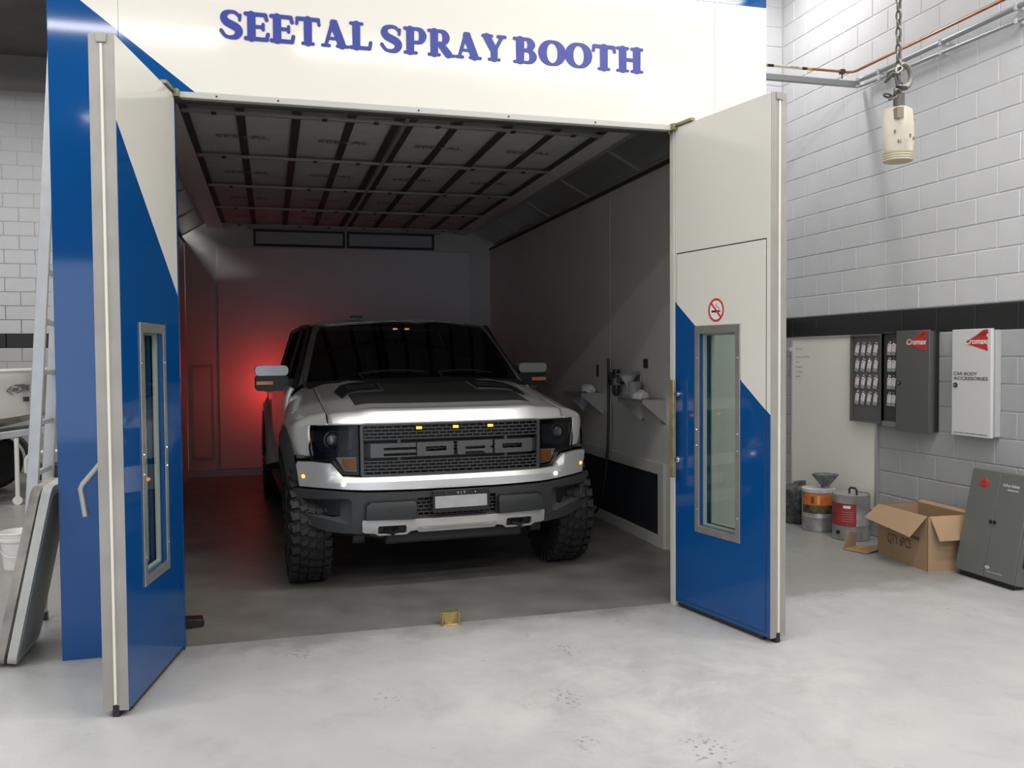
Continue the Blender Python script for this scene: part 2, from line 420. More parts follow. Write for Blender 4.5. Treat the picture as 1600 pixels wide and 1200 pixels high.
# ceiling border and filters
for x0, x1 in ((-.32, -.1), (3.1, 3.31)):
    b = B(); box(b, x0, x1, .06, YB, ZC-.005, ZC+.03); bl(obj('ceiling_border', b, BOOTHW, booth, bevel=.002))
YE = (.1, 1.5, 2.93, 4.3, 5.66, 7.0)
pf = None
for j in range(5):
    for i in range(4):
        x0 = -.1+.8*i; y0, y1 = YE[j], YE[j+1]
        P = []
        for a in range(7):
            P.append([(x0+.8*a/6, y0+(y1-y0)*c/6, ZC+.02-.02*math.sin(PI*a/6)**.5*math.sin(PI*c/6)**.5) for c in range(7)])
        b = B(); grid(b, P); f = bl(obj('ceiling_filter', b, FILTER, booth))
        Mt = axes((x0+.4, (y0+y1)/2+.06, ZC-.012), (1,0,0), (0,-1,0))
        t = text_obj('printed_word', 'SEETAL', mat('filter_print', (.16,.155,.15), .8), f, Mt, .085, bold=.01, width=.42, align='C')
for x in (-.085, .3, .7, 1.1, 1.445, 1.555, 1.9, 2.3, 2.7, 3.085):
    b = B(); hw = .032 if x in (.3,.7,1.1,1.9,2.3,2.7) else .028
    box(b, x-hw, x+hw, .1, 7.0, ZC-.006, ZC-.002); bl(obj('filter_strap', b, DARK, booth))
for y in YE[1:]:
    b = B(); box(b, -.1, 3.1, y-.022, y+.022, ZC-.03, ZC-.008); bar = bl(obj('grid_bar', b, BOOTHG, booth, bevel=.004))
    for x in (.12, .9, 1.28, 1.75, 2.35, 2.85):
        b = B(); box(b, x-.018, x+.018, y-.03, y+.03, ZC-.034, ZC-.026); obj('clip', b, DARK, bar)
b = B(); box(b, 1.482, 1.518, .1, 7.0, ZC-.028, ZC-.008); bl(obj('grid_bar', b, BOOTHG, booth, bevel=.004))
# sloped light boxes down both sides
for s in (1, -1):
    xa, xb = (3.31, XR) if s > 0 else (-.32, XL)
    ys = [.1, .7, 1.98, 3.27, 4.57, 5.87, 7.1]
    for y0, y1 in zip(ys, ys[1:]):
        def lm(u, v, xa=xa, xb=xb): return (xa+(xb-xa)*v, u, ZC-.005-.185*v)
        nrm = (.46*s*.02, 0, .89*.02)
        f = bl(obj('light_box_frame', panel_bm([rect(y0, y1, 0, 1), rect(y0+.022, y1-.022, .09, .9)], lm, nrm), BOOTHG, booth, bevel=.002))
        g = obj('light_box_pane', panel_bm([rect(y0+.02, y1-.02, .08, .91)], lambda u, v: Vector(lm(u, v))+Vector(nrm)*.45, Vector(nrm)*.2), mat('box_glass', (.16,.17,.165), .18, coat=.5), f)
    b = B(); box(b, min(xb, xb-.015*s), max(xb, xb-.015*s), .06, YB, 3.2, 3.232); bl(obj('light_box_sill', b, DARK, booth))
# extract grille low on the right wall and its plinth
b = B(); box(b, XR-.012, XR, 1.61, 5.3, .10, .62); bl(obj('extract_filter', b, mat('extract_navy', (.012,.016,.026), .6), booth))
bl(obj('extract_frame', panel_bm([rect(1.5, 5.5, 0, .72), rect(1.61, 5.3, .10, .62)], lambda u, v: (XR-.03, u, v), (.03,0,0)), BOOTHW, booth, bevel=.003))
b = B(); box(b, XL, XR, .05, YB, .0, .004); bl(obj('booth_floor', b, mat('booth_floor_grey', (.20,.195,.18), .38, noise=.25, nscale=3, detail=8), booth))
b = B(); box(b, XR-.03, XR, .3, .34, 0, .12); bl(obj('corner_stop', b, DARK, booth))

# lettering
RC = [0]
def ribbon(bm, pts, ws, y0, y1, k=5):
    P = np.array([(*p, w_) for p, w_ in zip(pts, ws if isinstance(ws, (list, tuple)) else [ws]*len(pts))])
    if len(P) > 2: P = catmull(P, k)
    L_, R_ = [], []
    for i in range(len(P)):
        d = P[min(i+1, len(P)-1)][:2]-P[max(i-1, 0)][:2]; d = d/np.linalg.norm(d); n = np.array((-d[1], d[0]))
        L_.append(P[i][:2]+n*P[i][2]/2); R_.append(P[i][:2]-n*P[i][2]/2)
    def capp(c, d, n, w_): return [c+(n*math.cos(a)+d*math.sin(a))*w_/2 for a in (math.pi*q/8 for q in range(1, 8))]
    d0 = P[1][:2]-P[0][:2]; d0 /= np.linalg.norm(d0); d1 = P[-1][:2]-P[-2][:2]; d1 /= np.linalg.norm(d1)
    n0 = np.array((-d0[1], d0[0])); n1 = np.array((-d1[1], d1[0]))
    def ext(poly):
        RC[0] = (RC[0]+1) % 97; yo = y0-RC[0]*.000012
        fr = [bm.verts.new((q[0], yo, q[1])) for q in poly]; bk = [bm.verts.new((q[0], y1, q[1])) for q in poly]
        bm.faces.new(fr); 
        for i in range(len(poly)): bm.faces.new((fr[i], fr[(i+1) % len(poly)], bk[(i+1) % len(poly)], bk[i]))
    for i in range(len(P)-1): ext([L_[i], L_[i+1], R_[i+1], R_[i]])
    ext([L_[-1]]+capp(P[-1][:2], d1, n1, P[-1][2])+[R_[-1]])
    ext([R_[0]]+capp(P[0][:2], -d0, -n0, P[0][2])+[L_[0]])
St = lambda x: ([(x,.10),(x,.90)], .28)
SER = lambda a, c, y: ([(a,y),(c,y)], .12)
BOWL = lambda x0, x1, ya, yb: ([(x0,ya),((x0+x1)/2+.02,ya),(x1-.06,ya-(ya-yb)*.14),(x1,(ya+yb)/2),(x1-.06,yb+(ya-yb)*.14),((x0+x1)/2+.02,yb),(x0,yb)], [.12,.13,.21,.27,.21,.13,.12])
OV = [((.47+.34*math.cos(2*PI*k/16), .5+.435*math.sin(2*PI*k/16)), .11+.19*abs(math.cos(2*PI*k/16))**1.3) for k in range(17)]
LET = {
 'S': (.84, [([(.70,.68),(.72,.86)], .10), ([(.71,.78),(.57,.92),(.40,.945),(.23,.87),(.18,.72),(.27,.58),(.45,.49),(.62,.39),(.67,.25),(.58,.10),(.40,.055),(.22,.10),(.09,.27)], [.11,.12,.13,.2,.25,.27,.28,.28,.26,.2,.13,.12,.13])]),
 'E': (.86, [St(.25), ([(.06,.93),(.72,.93)], .14), ([(.72,.92),(.76,.76)], .13), ([(.06,.07),(.76,.07)], .14), ([(.76,.08),(.80,.26)], .13), ([(.3,.5),(.62,.5)], .12), ([(.64,.41),(.64,.60)], .11)]),
 'T': (.88, [St(.44), ([(.08,.93),(.80,.93)], .14), ([(.08,.92),(.06,.75)], .11), ([(.80,.92),(.83,.75)], .11), SER(.26,.62,.06)]),
 'A': (1.0, [([(.18,.08),(.42,.92)], .13), ([(.46,.86),(.74,.10)], .29), ([(.28,.32),(.62,.32)], .11), SER(.06,.30,.06), SER(.58,.95,.06), ([(.40,.93),(.52,.93)], .14)]),
 'L': (.82, [St(.25), SER(.06,.45,.94), ([(.06,.07),(.72,.07)], .14), ([(.72,.08),(.76,.28)], .13)]),
 'P': (.86, [St(.25), SER(.06,.4,.94), SER(.06,.46,.06), BOWL(.30,.70,.94,.45)]),
 'R': (.98, [St(.25), SER(.06,.4,.94), SER(.06,.43,.06), BOWL(.30,.68,.94,.48), ([(.46,.46),(.60,.30),(.76,.10)], [.2,.27,.28]), SER(.68,.94,.06)]),
 'Y': (.94, [([(.20,.90),(.44,.45)], .28), ([(.76,.92),(.52,.45)], .13), ([(.47,.10),(.47,.45)], .27), SER(.06,.38,.94), SER(.62,.88,.94), SER(.28,.66,.06)]),
 'B': (.90, [St(.25), SER(.06,.4,.94), SER(.06,.4,.06), BOWL(.30,.64,.94,.53), BOWL(.30,.70,.50,.06)]),
 'O': (.94, [([p for p, _ in OV], [q for _, q in OV])]),
 'H': (1.02, [St(.25), St(.77), ([(.3,.5),(.7,.5)], .14), SER(.06,.43,.94), SER(.06,.43,.06), SER(.59,.96,.94), SER(.59,.96,.06)]),
}
LM = {}
for word, x0, x1 in (('SEETAL', .236, 1.085), ('SPRAY', 1.125, 1.893), ('BOOTH', 1.932, 2.79)):
    tot = sum(LET[c][0] for c in word); sx = (x1-x0)/tot; px = x0
    for c in word:
        if c not in LM:
            b = B()
            for pts, ws in LET[c][1]: ribbon(b, pts, ws, -.003, 0)
            finish(b, 40, False, recalc=False); me = bpy.data.meshes.new('sign_letter'); b.to_mesh(me); b.free(); me.materials.append(NAVY); LM[c] = me
        o = bpy.data.objects.new('sign_letter', LM[c]); COL.objects.link(o); o.parent = booth
        o.location = (px, -.0005, 3.413); o.scale = (sx, 1, .158); bl(o); px += LET[c][0]*sx

# ================================================================== folding doors
def folding_door(hx, ang, flip, label, split, win, name='folding_door'):
    """leaf built in (s,z): s runs from hinge to free edge along local +x, the seen face looks to local -y*flip"""
    d = empty(name, (hx, 0, 0), ang, label, 'door')
    LW = .905 if flip < 0 else .868; T = .054
    def leaf(y0, y1, sp, mats):
        return obj('door_leaf', panel_bm([rect(.012, LW, .03, 3.085), rect(win[0], win[1], win[2], win[3])], lambda u, v: (u, y0, v), (0, y1-y0, 0), split=sp), mats, d, bevel=.004)
    sgn = flip
    l1 = leaf(0, sgn*T, split, [CREAM, BLUE]); l2 = leaf(sgn*(T+.006), sgn*(2*T+.006), split, [CREAM, BLUE])
    for lf, ya in ((l1, 0), (l2, sgn*(T+.006))):
        yo = ya-sgn*.006 if lf is l1 else ya+sgn*(T+.006)
        ys_ = (yo, ya) if lf is l1 else (ya+sgn*T, yo)
        fr = [rect(win[0]-.04, win[1]+.04, win[2]-.045, win[3]+.045), rect(win[0]+.002, win[1]-.002, win[2]+.002, win[3]-.002)]
        obj('window_frame', panel_bm(fr, lambda u, v: (u, ys_[0], v), (0, ys_[1]-ys_[0], 0)), STEEL, lf, bevel=.002)
        b = B()
        ym = ya+sgn*(T*.35); box(b, win[0], win[1], min(ym, ym+sgn*.005), max(ym, ym+sgn*.005), win[2], win[3]); obj('pane', b, GLASS, lf)
        b = panel_bm([rect(win[0]-.001, win[1]+.001, win[2]-.001, win[3]+.001), rect(win[0]+.012, win[1]-.012, win[2]+.012, win[3]-.012)], lambda u, v: (u, ya+sgn*T*.5, v), (0, sgn*T*.42, 0))
        obj('glazing_bead', b, SEAL, lf)
        b = B()
        for z in (win[2]+.1, (win[2]+win[3])/2, win[3]-.15, win[2]+.5):
            for s_ in (win[0]-.02, win[1]+.02): ball(b, (s_, yo, z), .006, n=8)
        obj('frame_screws', b, CHROME, lf)
        b = B(); y_ = sorted((ya+sgn*.001, ya+sgn*(T-.001))); box(b, LW, LW+.004, y_[0], y_[1], .03, 3.085)
        obj('edge_strip', b, EDGE, lf)
    b = B(); yy = sorted((sgn*(T-.002), sgn*(T+.008))); box(b, LW-.01, LW+.012, yy[0], yy[1], .06, 3.04); obj('edge_seal', b, SEAL, d)
    b = B(); yy = sorted((sgn*(T-.02), sgn*(T+.026))); box(b, LW-.02, LW+.012, yy[0], yy[1], 3.045, 3.088); obj('edge_cap', b, EDGE, d, bevel=.003)
    b = B(); yy = sorted((sgn*(T-.012), sgn*(T+.018))); box(b, LW-.04, LW+.006, yy[0], yy[1], .0, .055); obj('floor_bolt', b, BLACK, d, bevel=.003)
    b = B(); yy = sorted((sgn*.006, sgn*(2*T))); box(b, .03, LW-.06, yy[0], yy[1], .012, .03); obj('bottom_seal', b, BLACK, d)
    # folded brass pivot arm at the top of the hinge
    b = B(); yy = sorted((-sgn*.012, sgn*.02))
    box(b, .0, .19, yy[0], yy[1], 3.088, 3.108); box(b, -.05, .04, -.03, .03, 3.066, 3.108); cyl(b, (-.02,-.02,3.05), (-.02,-.02,3.13), .008, 8)
    obj('pivot_arm', b, mat('tarnished_brass', (.30,.27,.16), .45, .8), d, bevel=.002)
    return d, l1, l2, LW, T
# left: leaf runs from (0,0) to (-.163,-.891)
angL = math.atan2(-.891, -.1634)
dL, l1, l2, LW, T = folding_door(0, angL, -1, 'tall folding booth door on the left, cream above blue, edge-on strip towards the camera', ((.9, 2.70), (.63, -.776)), (.305, .625, .575, 1.765))
b = B(); tube(b, [(.76,-.114,1.165),(.76,-.15,1.15),(.76,-.175,1.12),(.76,-.235,1.05),(.765,-.243,1.03),(.765,-.238,1.0),(.77,-.222,.90)], .0155, 12); cyl(b, (.76,-.114,1.168), (.76,-.122,1.168), .028, 16)
obj('lever_handle', b, mat('dull_zinc', (.45,.45,.42), .4, .7), l2)
b = B(); box(b, .0, .075, .0, .045, .0, .018); box(b, .0, .02, .0, .05, .0, .035)
angR = math.atan2(-.85, .1738)
dR, r1, r2_, LWr, Tr = folding_door(3.0, angR, 1, 'tall folding booth door on the right, cream above blue, with no-smoking sign and brass handle', ((0, 1.988), (-.625, -.781)), (.252, .585, .568, 1.765))
b.free()
ac = obj('access_door', panel_bm([rect(.035, .833, .06, 2.276), rect(.205, .635, .52, 1.812)], lambda u, v: (u, -.004, v), (0,.003,0), split=((0, 1.988), (-.625, -.781))), [CREAM, BLUE], dR, bevel=.0015)
b = B()
for q in (rect(.030, .034, .055, 2.282), rect(.834, .8375, .055, 2.282), rect(.034, .834, 2.277, 2.284), rect(.034, .834, .055, .059)):
    box(b, q[0][0], q[1][0], -.0012, 0, q[0][1], q[2][1])
obj('access_door_gap', b, DARK, dR)
b = B(); box(b, .032, .072, -.062, -.05, .848, 1.475); hb = obj('pull_handle', b, BRASS, dR, bevel=.003)
b = B()
for z in (1.383, .962): cyl(b, (.052, -.05, z), (.052, -.004, z), .009, 12); cyl(b, (.052,-.012,z), (.052,-.004,z), .018, 12)
obj('standoff', b, CHROME, hb)
RED = mat('sign_red', (.62,.035,.03), .45); SIGNW = mat('sign_white', (.8,.8,.78), .45); SIGNK = mat('sign_black', (.02,.02,.02), .5)
def flat(name, loops, y, m, par): return obj(name, panel_bm(loops, lambda u, v: (u, y, v), (0,.0012,0)), m, par)
cx, cz = .416, 1.902
sg = flat('no_smoking_sign', [circ(cx, cz, .070, 32)], -.0052, SIGNW, dR); sg['label'] = 'round red and white no-smoking sticker'
flat('ring', [circ(cx, cz, .071, 32), circ(cx, cz, .058, 32)], -.0066, RED, sg)
flat('cigarette', [rect(cx-.042, cx+.03, cz-.014, cz-.002)], -.0060, SIGNK, sg)
flat('ember', [rect(cx+.032, cx+.04, cz-.014, cz-.002)], -.0060, RED, sg)
b = B(); ribbon(b, [(cx+.03,cz+.004),(cx+.02,cz+.016),(cx+.006,cz+.018),(cx-.004,cz+.028),(cx+.012,cz+.036)], .006, -.0061, -.0050); obj('smoke', b, mat('sign_grey', (.35,.35,.36), .5), sg, recalc=False, smooth=False)
b = B(); ribbon(b, [(cx-.044,cz+.044),(cx+.044,cz-.044)], .011, -.0075, -.005); obj('slash', b, RED, sg, recalc=False, smooth=False)

# floor stop in the middle of the doorway
st = empty('floor_stop', (1.515, .03, 0), .03, 'small brass floor stop bolted in the middle of the doorway', 'door stop')
b = B(); box(b, -.055, .055, -.03, .03, 0, .008); box(b, -.055, -.048, -.03, .03, 0, .07); box(b, .048, .055, -.03, .03, 0, .07); box(b, -.06, .05, .0, .006, .0, .078); obj('bracket', b, BRASS, st, bevel=.002)
b = B(); box(b, -.062, .052, -.02, .022, .074, .08); obj('lip', b, BRASS, st)
b = B()
for x in (-.03, .03): ball(b, (x, -.015, .01), .012, sz=.6, n=10)
obj('bolt', b, mat('dirty_brass', (.3,.25,.12), .5, .7), st)
# brush-like foot beside the left door
ft = empty('door_foot', (-.015, .42, .004), .15, 'black wedge foot lying on the floor by the left door', 'wedge')
obj('wedge', panel_bm([[(-.05,0),(.075,0),(.085,.02),(.08,.05),(.04,.052),(-.03,.06)]], lambda u, v: (u, -.04, v), (0,.1,0)), BLACK, ft, bevel=.004)
obj('bristle_plate', panel_bm([[(-.09,0),(-.05,0),(-.03,.06),(-.075,.066)]], lambda u, v: (u, -.04, v), (0,.1,0)), mat('grey_bristle', (.10,.10,.09), .8), ft)

# ================================================================== the pickup truck
TXW, YAW_T = 1.7714, .04772
truck = empty('pickup_truck', (TXW-math.sin(YAW_T)*.9, math.cos(YAW_T)*.9, .004), YAW_T, 'silver off-road pickup truck with mesh grille parked nose-out inside the booth', 'truck')
def cpl(x): return .18*x**4
def tp(name, loops, yf, m, th=.03, su=.06, sv=None, bevel=.003, parent=truck, **k):
    return obj(name, panel_bm(loops, lambda u, v: (u, yf(u, v), v), (0, th, 0), su=su, sv=sv), m, parent, bevel=bevel, **k)
def sym(half): return half+[(-x, z) for x, z in reversed(half) if abs(x) > 1e-6]
# hood
def hood_z(x, y):
    a = abs(x); dome = .018*(1/(1+math.exp((a-.63)/.022)))
    side = -.03*max(0, (a-.66)/.21)**2
    return 1.236+.163*y+dome+side
def hood_row(kind, x):
    y0 = cpl(x)-.012
    if kind[0] == 'f': return (x, y0+kind[1], kind[2]+(.004 if abs(x) < .64 else 0))
    yb = 1.26-.13*(1-(x/.87)**2); y = y0+.10+(yb-y0-.10)*kind[1]
    return (x, y, hood_z(x, y))
xs = [-.866+1.732*i/56 for i in range(57)]
kinds = [('f', .05, 1.158), ('f', .004, 1.164), ('f', 0, 1.172), ('f', .004, 1.180), ('f', .0215, 1.210), ('f', .039, 1.240), ('f', .050, 1.2495), ('f', .075, 1.2560)]+[('t', i/14) for i in range(15)]
rows = []
for kk in kinds:
    row = []
    for x in xs:
        p = hood_row(kk, x)
        if kk[0] == 'f' and kk[2] > 1.2:
            t = (kk[2]-1.2)/.06; p = (p[0], p[1], p[2]+(hood_z(x, cpl(x)+.09)-1.259)*t)
        row.append(p)
    rows.append(row)
b = B(); grid(b, rows); hood = obj('hood', b, SILVER, truck, ang=50)
md = hood.modifiers.new('gauge', 'SOLIDIFY'); md.thickness = .012; md.offset = -1
def on_hood(loop, name, m, lift, th=.006):
    return obj(name, panel_bm([loop], lambda u, v: (u, v, hood_z(u, v)+lift), (0,0,-th), su=.05, sv=.08), m, hood, ang=50)
gr = [(-.655,.27),(-.3,.245),(0,.24),(.3,.245),(.665,.27),(.66,.65),(.37,.70),(.365,1.06),(-.365,1.06),(-.37,.70),(-.655,.65)]
on_hood(gr, 'hood_graphic', DECAL, .0015, .004)
for s in (1, -1):
    v = [(-.74,.78),(-.71,.53),(-.66,.66),(-.385,.715),(-.38,1.03),(-.67,.98)]
    if s < 0: v = mirx(v)
    vv = on_hood(v, 'hood_vent', BLACK, .012, .016)
    for t in (.3, .6):
        ya = .68+.26*t
        p0 = (-.64*s, ya+.02); p1 = (-.42*s, ya+.06)
        bb = B(); tube(bb, [(p0[0], p0[1], hood_z(*p0)+.014), (p1[0], p1[1], hood_z(*p1)+.014)], .006, 6); 
        o = obj('vent_slat', bb, mat('vent_slat', (.03,.03,.03), .3), hood)
# fenders: columns sweep from the headlamp round the corner to the door
def arch(y, yc=.58, r=.555, zc=.44, zmin=.5):
    d = r*r-(y-yc)**2
    return max(zmin, zc+math.sqrt(d)) if d > 0 else zmin
def fender(s):
    cols = [(.985,.185,.085,.945),(1.045,.222,.13,.945),(1.085,.27,.19,.945),(1.112,.35,.28,None),(1.13,.46,.40,None),(1.135,.6,.55,None),(1.128,.78,.72,None),(1.108,.96,.92,None),(1.075,1.12,1.08,.60),(1.05,1.28,1.24,.50)]
    P = []
    for i, (xs_, ys_, sy, zb) in enumerate(cols):
        zs = hood_z(.866, sy) if i > 1 else (1.170, 1.195)[i]
        k = min(1, i/4); ztop = zs
        crown = [(.872, sy, ztop), (.872+(xs_-.872)*.4, sy+(ys_-sy)*.4, ztop-.006-.02*k), (.872+(xs_-.872)*.75, sy+(ys_-sy)*.75, ztop-.008-.065*k), (.872+(xs_-.872)*.95, sy+(ys_-sy)*.95, ztop-.012-.12*k)]
        zb_ = zb if zb else arch(ys_)
        fl = .03 if zb is None else (.008 if i in (2,8) else 0)
        z1 = crown[-1][2]
        side = []
        for t, dx in ((.25,0),(.5,.3),(.72,.7),(.88,1),(1,1)):
            z = z1-(z1-zb_)*t
            x = xs_+fl*dx-.045*max(0, (1.12-z))/.34*(1 if i < 4 else max(0, 1-(i-3)*.5))
            side.append((x, ys_, z))
        P.append(crown+side)
    P = cr_grid(P, 4, 4)
    P[:, :, 0] *= s
    b = B(); grid(b, P); o = obj('fender', b, SILVER, truck, ang=60)
    md = o.modifiers.new('gauge', 'SOLIDIFY'); md.thickness = .01; md.offset = -1 if s > 0 else -1
    # inner arch liner keeps the wheel well dark
    b = B(); R_ = []
    for xx in (.62, 1.12):
        R_.append([(s*xx, .58+.53*math.cos(a), .42+.53*math.sin(a)) for a in (PI*.72*k/16 for k in range(17))])
    grid(b, R_); obj('wheel_liner', b, BLACK, truck)
    return o
for s in (-1, 1): fender(s)
# black wheel-arch lip
for s in (-1, 1):
    oy = [(.225,.735,1.060),(.228,.85,1.074),(.25,.97,1.088),(.32,1.06,1.112),(.44,1.125,1.128),(.58,1.145,1.135),(.75,1.11,1.13),(.9,1.03,1.115),(1.02,.9,1.09),(1.08,.75,1.07),(1.10,.6,1.05)]
    iy = [(.34,.735,1.125),(.345,.83,1.14),(.36,.90,1.150),(.40,.955,1.16),(.48,.99,1.165),(.58,1.0,1.165),(.70,.985,1.165),(.82,.93,1.16),(.92,.84,1.15),(.98,.73,1.13),(1.0,.6,1.10)]
    O_ = catmull([(s*x, y, z) for y, z, x in oy], 3); I_ = catmull([(s*x, y, z) for y, z, x in iy], 3)
    b = B(); grid(b, [O_, (O_*.55+I_*.45)+np.array([s*.012, 0, 0]), I_, I_+np.array([-s*.06, 0, 0])]); lp_ = obj('wheel_arch_lip', b, CLAD, truck, ang=60)
# seam between fender and bumper wing
for s in (-1, 1):
    b = B(); box(b, min(s*.98, s*1.07), max(s*.98, s*1.07), .22, .3, .93, .95); obj('seam_filler', b, DARK, truck)
# grille
GY = lambda x, z: cpl(x)
tp('grille_surround', [sym([(0,1.172),(.64,1.166),(.658,1.155),(.655,.812),(.645,.803),(0,.797)]), sym([(0,1.160),(.630,1.154),(.636,1.148),(.632,.818),(.626,.812),(0,.809)])], lambda x, z: cpl(x)-.006, GRILLE, .07)
b = B(); panel_bm([rect(-.65,.65,.80,1.17)], lambda u, v: (u, cpl(u)+.10, v), (0,.01,0), su=.1, bm=b); obj('radiator_screen', b, BLACK, truck)
def mesh_rows(name, z0, z1, nrow, hw, yoff=0.0, par=truck, cell=.0545, x0=None, m=GRILLE):
    b = B(); x0 = -hw if x0 is None else x0; x1 = hw; t = .0036
    pitch = (z1-z0)/nrow; n = max(2, int((x1-x0)/.08))
    for r in range(nrow+1):
        z = z0+r*pitch
        L1 = [[(x0+(x1-x0)*i/n, cpl(x0+(x1-x0)*i/n)+yoff+dy, z+dz) for dy, dz in ((0,-t),(0,t),(.022,t),(.022,-t))] for i in range(n+1)]
        grid(b, L1, wrap=True)
    for r in range(nrow):
        x = x0+(cell/2 if r % 2 else 0)+.01
        while x < x1:
            box(b, x-t*.75, x+t*.75, cpl(x)+yoff+.0005, cpl(x)+yoff+.022, z0+r*pitch+t, z0+(r+1)*pitch-t); x += cell
    return obj(name, b, m, par)
mesh_rows('grille_mesh', 1.060, 1.156, 4, .632)
mesh_rows('grille_mesh', .815, .908, 4, .632)
mesh_rows('grille_mesh', .935, 1.030, 4, .60, .03)
for s in (-1, 1):
    for z0, z1 in ((1.03, 1.06), (.908, .935)):
        b = B(); box(b, s*.39-.012, s*.39+.012, .012, .03, z0, z1); obj('mesh_bracket', b, GRILLE, truck)
LY = lambda x, z: cpl(x)-.014
tp('grille_letter', [[(-.59,.934),(-.275,.934),(-.275,.9425),(-.50,.9425),(-.50,.962),(-.275,.962),(-.275,.982),(-.50,.982),(-.50,1.001),(-.275,1.001),(-.275,1.030),(-.59,1.030)]], LY, FORD, .02, bevel=.002)
tp('grille_letter', [rrect(-.268,-.004,.934,1.03,.008), rrect(-.205,-.056,.967,1.0,.008)], LY, FORD, .02, bevel=.002)
tp('grille_letter', [[(.022,.934),(.082,.934),(.082,.953),(.20,.953),(.225,.946),(.23,.934),(.285,.934),(.285,.972),(.262,.982),(.285,.992),(.285,1.03),(.022,1.03)], [(.085,.97),(.082,.99),(.225,.99),(.232,.98),(.222,.97)]], LY, FORD, .02, bevel=.002)
tp('grille_letter', [rrect(.300,.59,.934,1.03,.008), rrect(.358,.512,.967,1.0,.008)], LY, FORD, .02, bevel=.002)
for s in (-1, 1):
    tp('letter_bar_end', [rect(*sorted((s*.592, s*.64)), .934, 1.03)], lambda x, z: cpl(x)-.014+.9*(abs(x)-.592), GRILLE, .02)
for x in (-.252, .012, .268):
    b = B(); box(b, x-.028, x+.028, cpl(x)-.012, cpl(x)+.01, 1.122, 1.146); h = obj('marker_light', b, BLACK, truck, bevel=.004)
    b = B(); box(b, x-.020, x+.020, cpl(x)-.017, cpl(x)-.010, 1.125, 1.143); obj('amber_lens', b, AMBERL, h, bevel=.003)
# headlights
for s in (-1, 1):
    mx = (lambda lp: lp) if s > 0 else mirx
    out = [(.662,.812),(.772,.816),(.846,.908),(.978,.918),(.990,1.0),(.986,1.160),(.666,1.157)]
    hl = tp('headlight', [mx(out)], lambda x, z: cpl(x)+.075, mat('lamp_housing', (.025,.027,.03), .3), .03, sv=.1)
    rim = [(.672,.826),(.768,.830),(.84,.92),(.966,.93),(.976,1.0),(.972,1.148),(.676,1.146)]
    tp('housing_rim', [mx(out), mx(rim)], lambda x, z: cpl(x)+.022, BLACK, .06, parent=hl)
    tp('inner_panel', [mx([(.70,.99),(.76,.96),(.905,.965),(.955,1.05),(.955,1.125),(.70,1.125)])], lambda x, z: cpl(x)+.060, mat('lamp_inner', (.05,.053,.058), .22, coat=.4), .012, parent=hl)
    xc, zc = s*.832, 1.058; yc = cpl(xc)+.03
    b = B(); lathe(b, [(.062,0),(.064,-.015),(.054,-.018),(.048,.02)], 'y', (xc, yc+.02, zc), 28); obj('projector_bezel', b, BLACK, hl)
    b = B(); ball(b, (xc, yc+.02, zc), .047, sy=.7, n=24); obj('projector_lens', b, mat('lens_glass', (.10,.10,.11), .06, .3, coat=1), hl)
    tn = [(.676,.834),(.758,.838),(.815,.935),(.676,.938)]
    tp('turn_signal', [mx(tn)], lambda x, z: cpl(x)+.036, mat('turn_clear', (.66,.60,.55), .2, .2, coat=.8), .02, parent=hl)
    tp('turn_bulb_lens', [mx([(.682,.85),(.742,.852),(.778,.925),(.682,.928)])], lambda x, z: cpl(x)+.030, AMBER, .008, parent=hl)
    b = B()
    for k in range(12):
        x = s*(.682+.008*k); z1 = .93; z0 = .845
        box(b, x-.0016, x+.0016, cpl(x)+.026, cpl(x)+.031, z0, z1)
    obj('lens_ribs', b, AMBER, hl)
    tp('side_marker', [mx(rect(.955, .972, 1.04, 1.12))], lambda x, z: cpl(x)+.05, mat('marker_brown', (.28,.10,.05), .3), .01, parent=hl)
    tp('lamp_cover', [mx([(.668,.818),(.770,.822),(.844,.912),(.974,.922),(.986,1.0),(.982,1.156),(.672,1.153)])], lambda x, z: cpl(x)+.018, LENSG, .003, parent=hl, sv=.1)
# bumper
def BY(x, z):
    a = abs(x); lean = .58*max(0, z-.768)*min(1, max(0, (.86-a)/.06)); wing = .012*max(0, (a-.80)/.05) if a < .85 else .012
    return cpl(x)-.055+lean+wing-.14*max(0, z-.74)*min(1, max(0, (a-.80)/.06))
tp('bumper', [sym([(0,.799),(.655,.803),(.778,.810),(.852,.902),(.975,.914),(1.068,.912),(1.078,.89),(1.058,.742),(.9,.733),(.64,.718),(.3,.712),(0,.710)])], BY, SILVER, .05, su=.045, sv=.0335, bevel=.006, ang=20)
for s in (-1, 1):
    x, z = s*.775, .762
    b = B(); ball(b, (x, cpl(x)-.057, z), .014, sy=.5, n=14); obj('parking_light', b, WHITEL, truck)
    x, z = s*1.024, .812
    b = B(); ball(b, (x, cpl(x)-.045, z), .020, sx=1.1, sy=.5, sz=.75, n=14); obj('wing_light', b, AMBERL, truck)
LYb = lambda x, z: cpl(x)-.075+.10*max(0, .5-z)
fogo = [(1.048,.664),(1.034,.598),(1.006,.553),(.765,.490),(.732,.498),(.727,.645),(.748,.664)]
fogi = [(1.015,.648),(1.0,.59),(.982,.558),(.84,.530),(.795,.538),(.793,.632),(.80,.638)]
lowhalf = [(0,.694),(.3,.696),(.64,.702),(.9,.717),(1.06,.726),(1.105,.722),(1.085,.65),(1.062,.554),(1.0,.474),(.895,.443),(.805,.429),(.658,.417),(.658,.513),(.33,.508),(0,.506)]
padh = [(.640,.520),(.636,.615),(.606,.638),(.306,.640),(.296,.615),(.300,.515)]
low = tp('lower_bumper', [sym(lowhalf), fogo, mirx(fogo), rect(-.285,.285,.52,.655)], LYb, CLAD, .06, su=.05, sv=.1, bevel=.006)
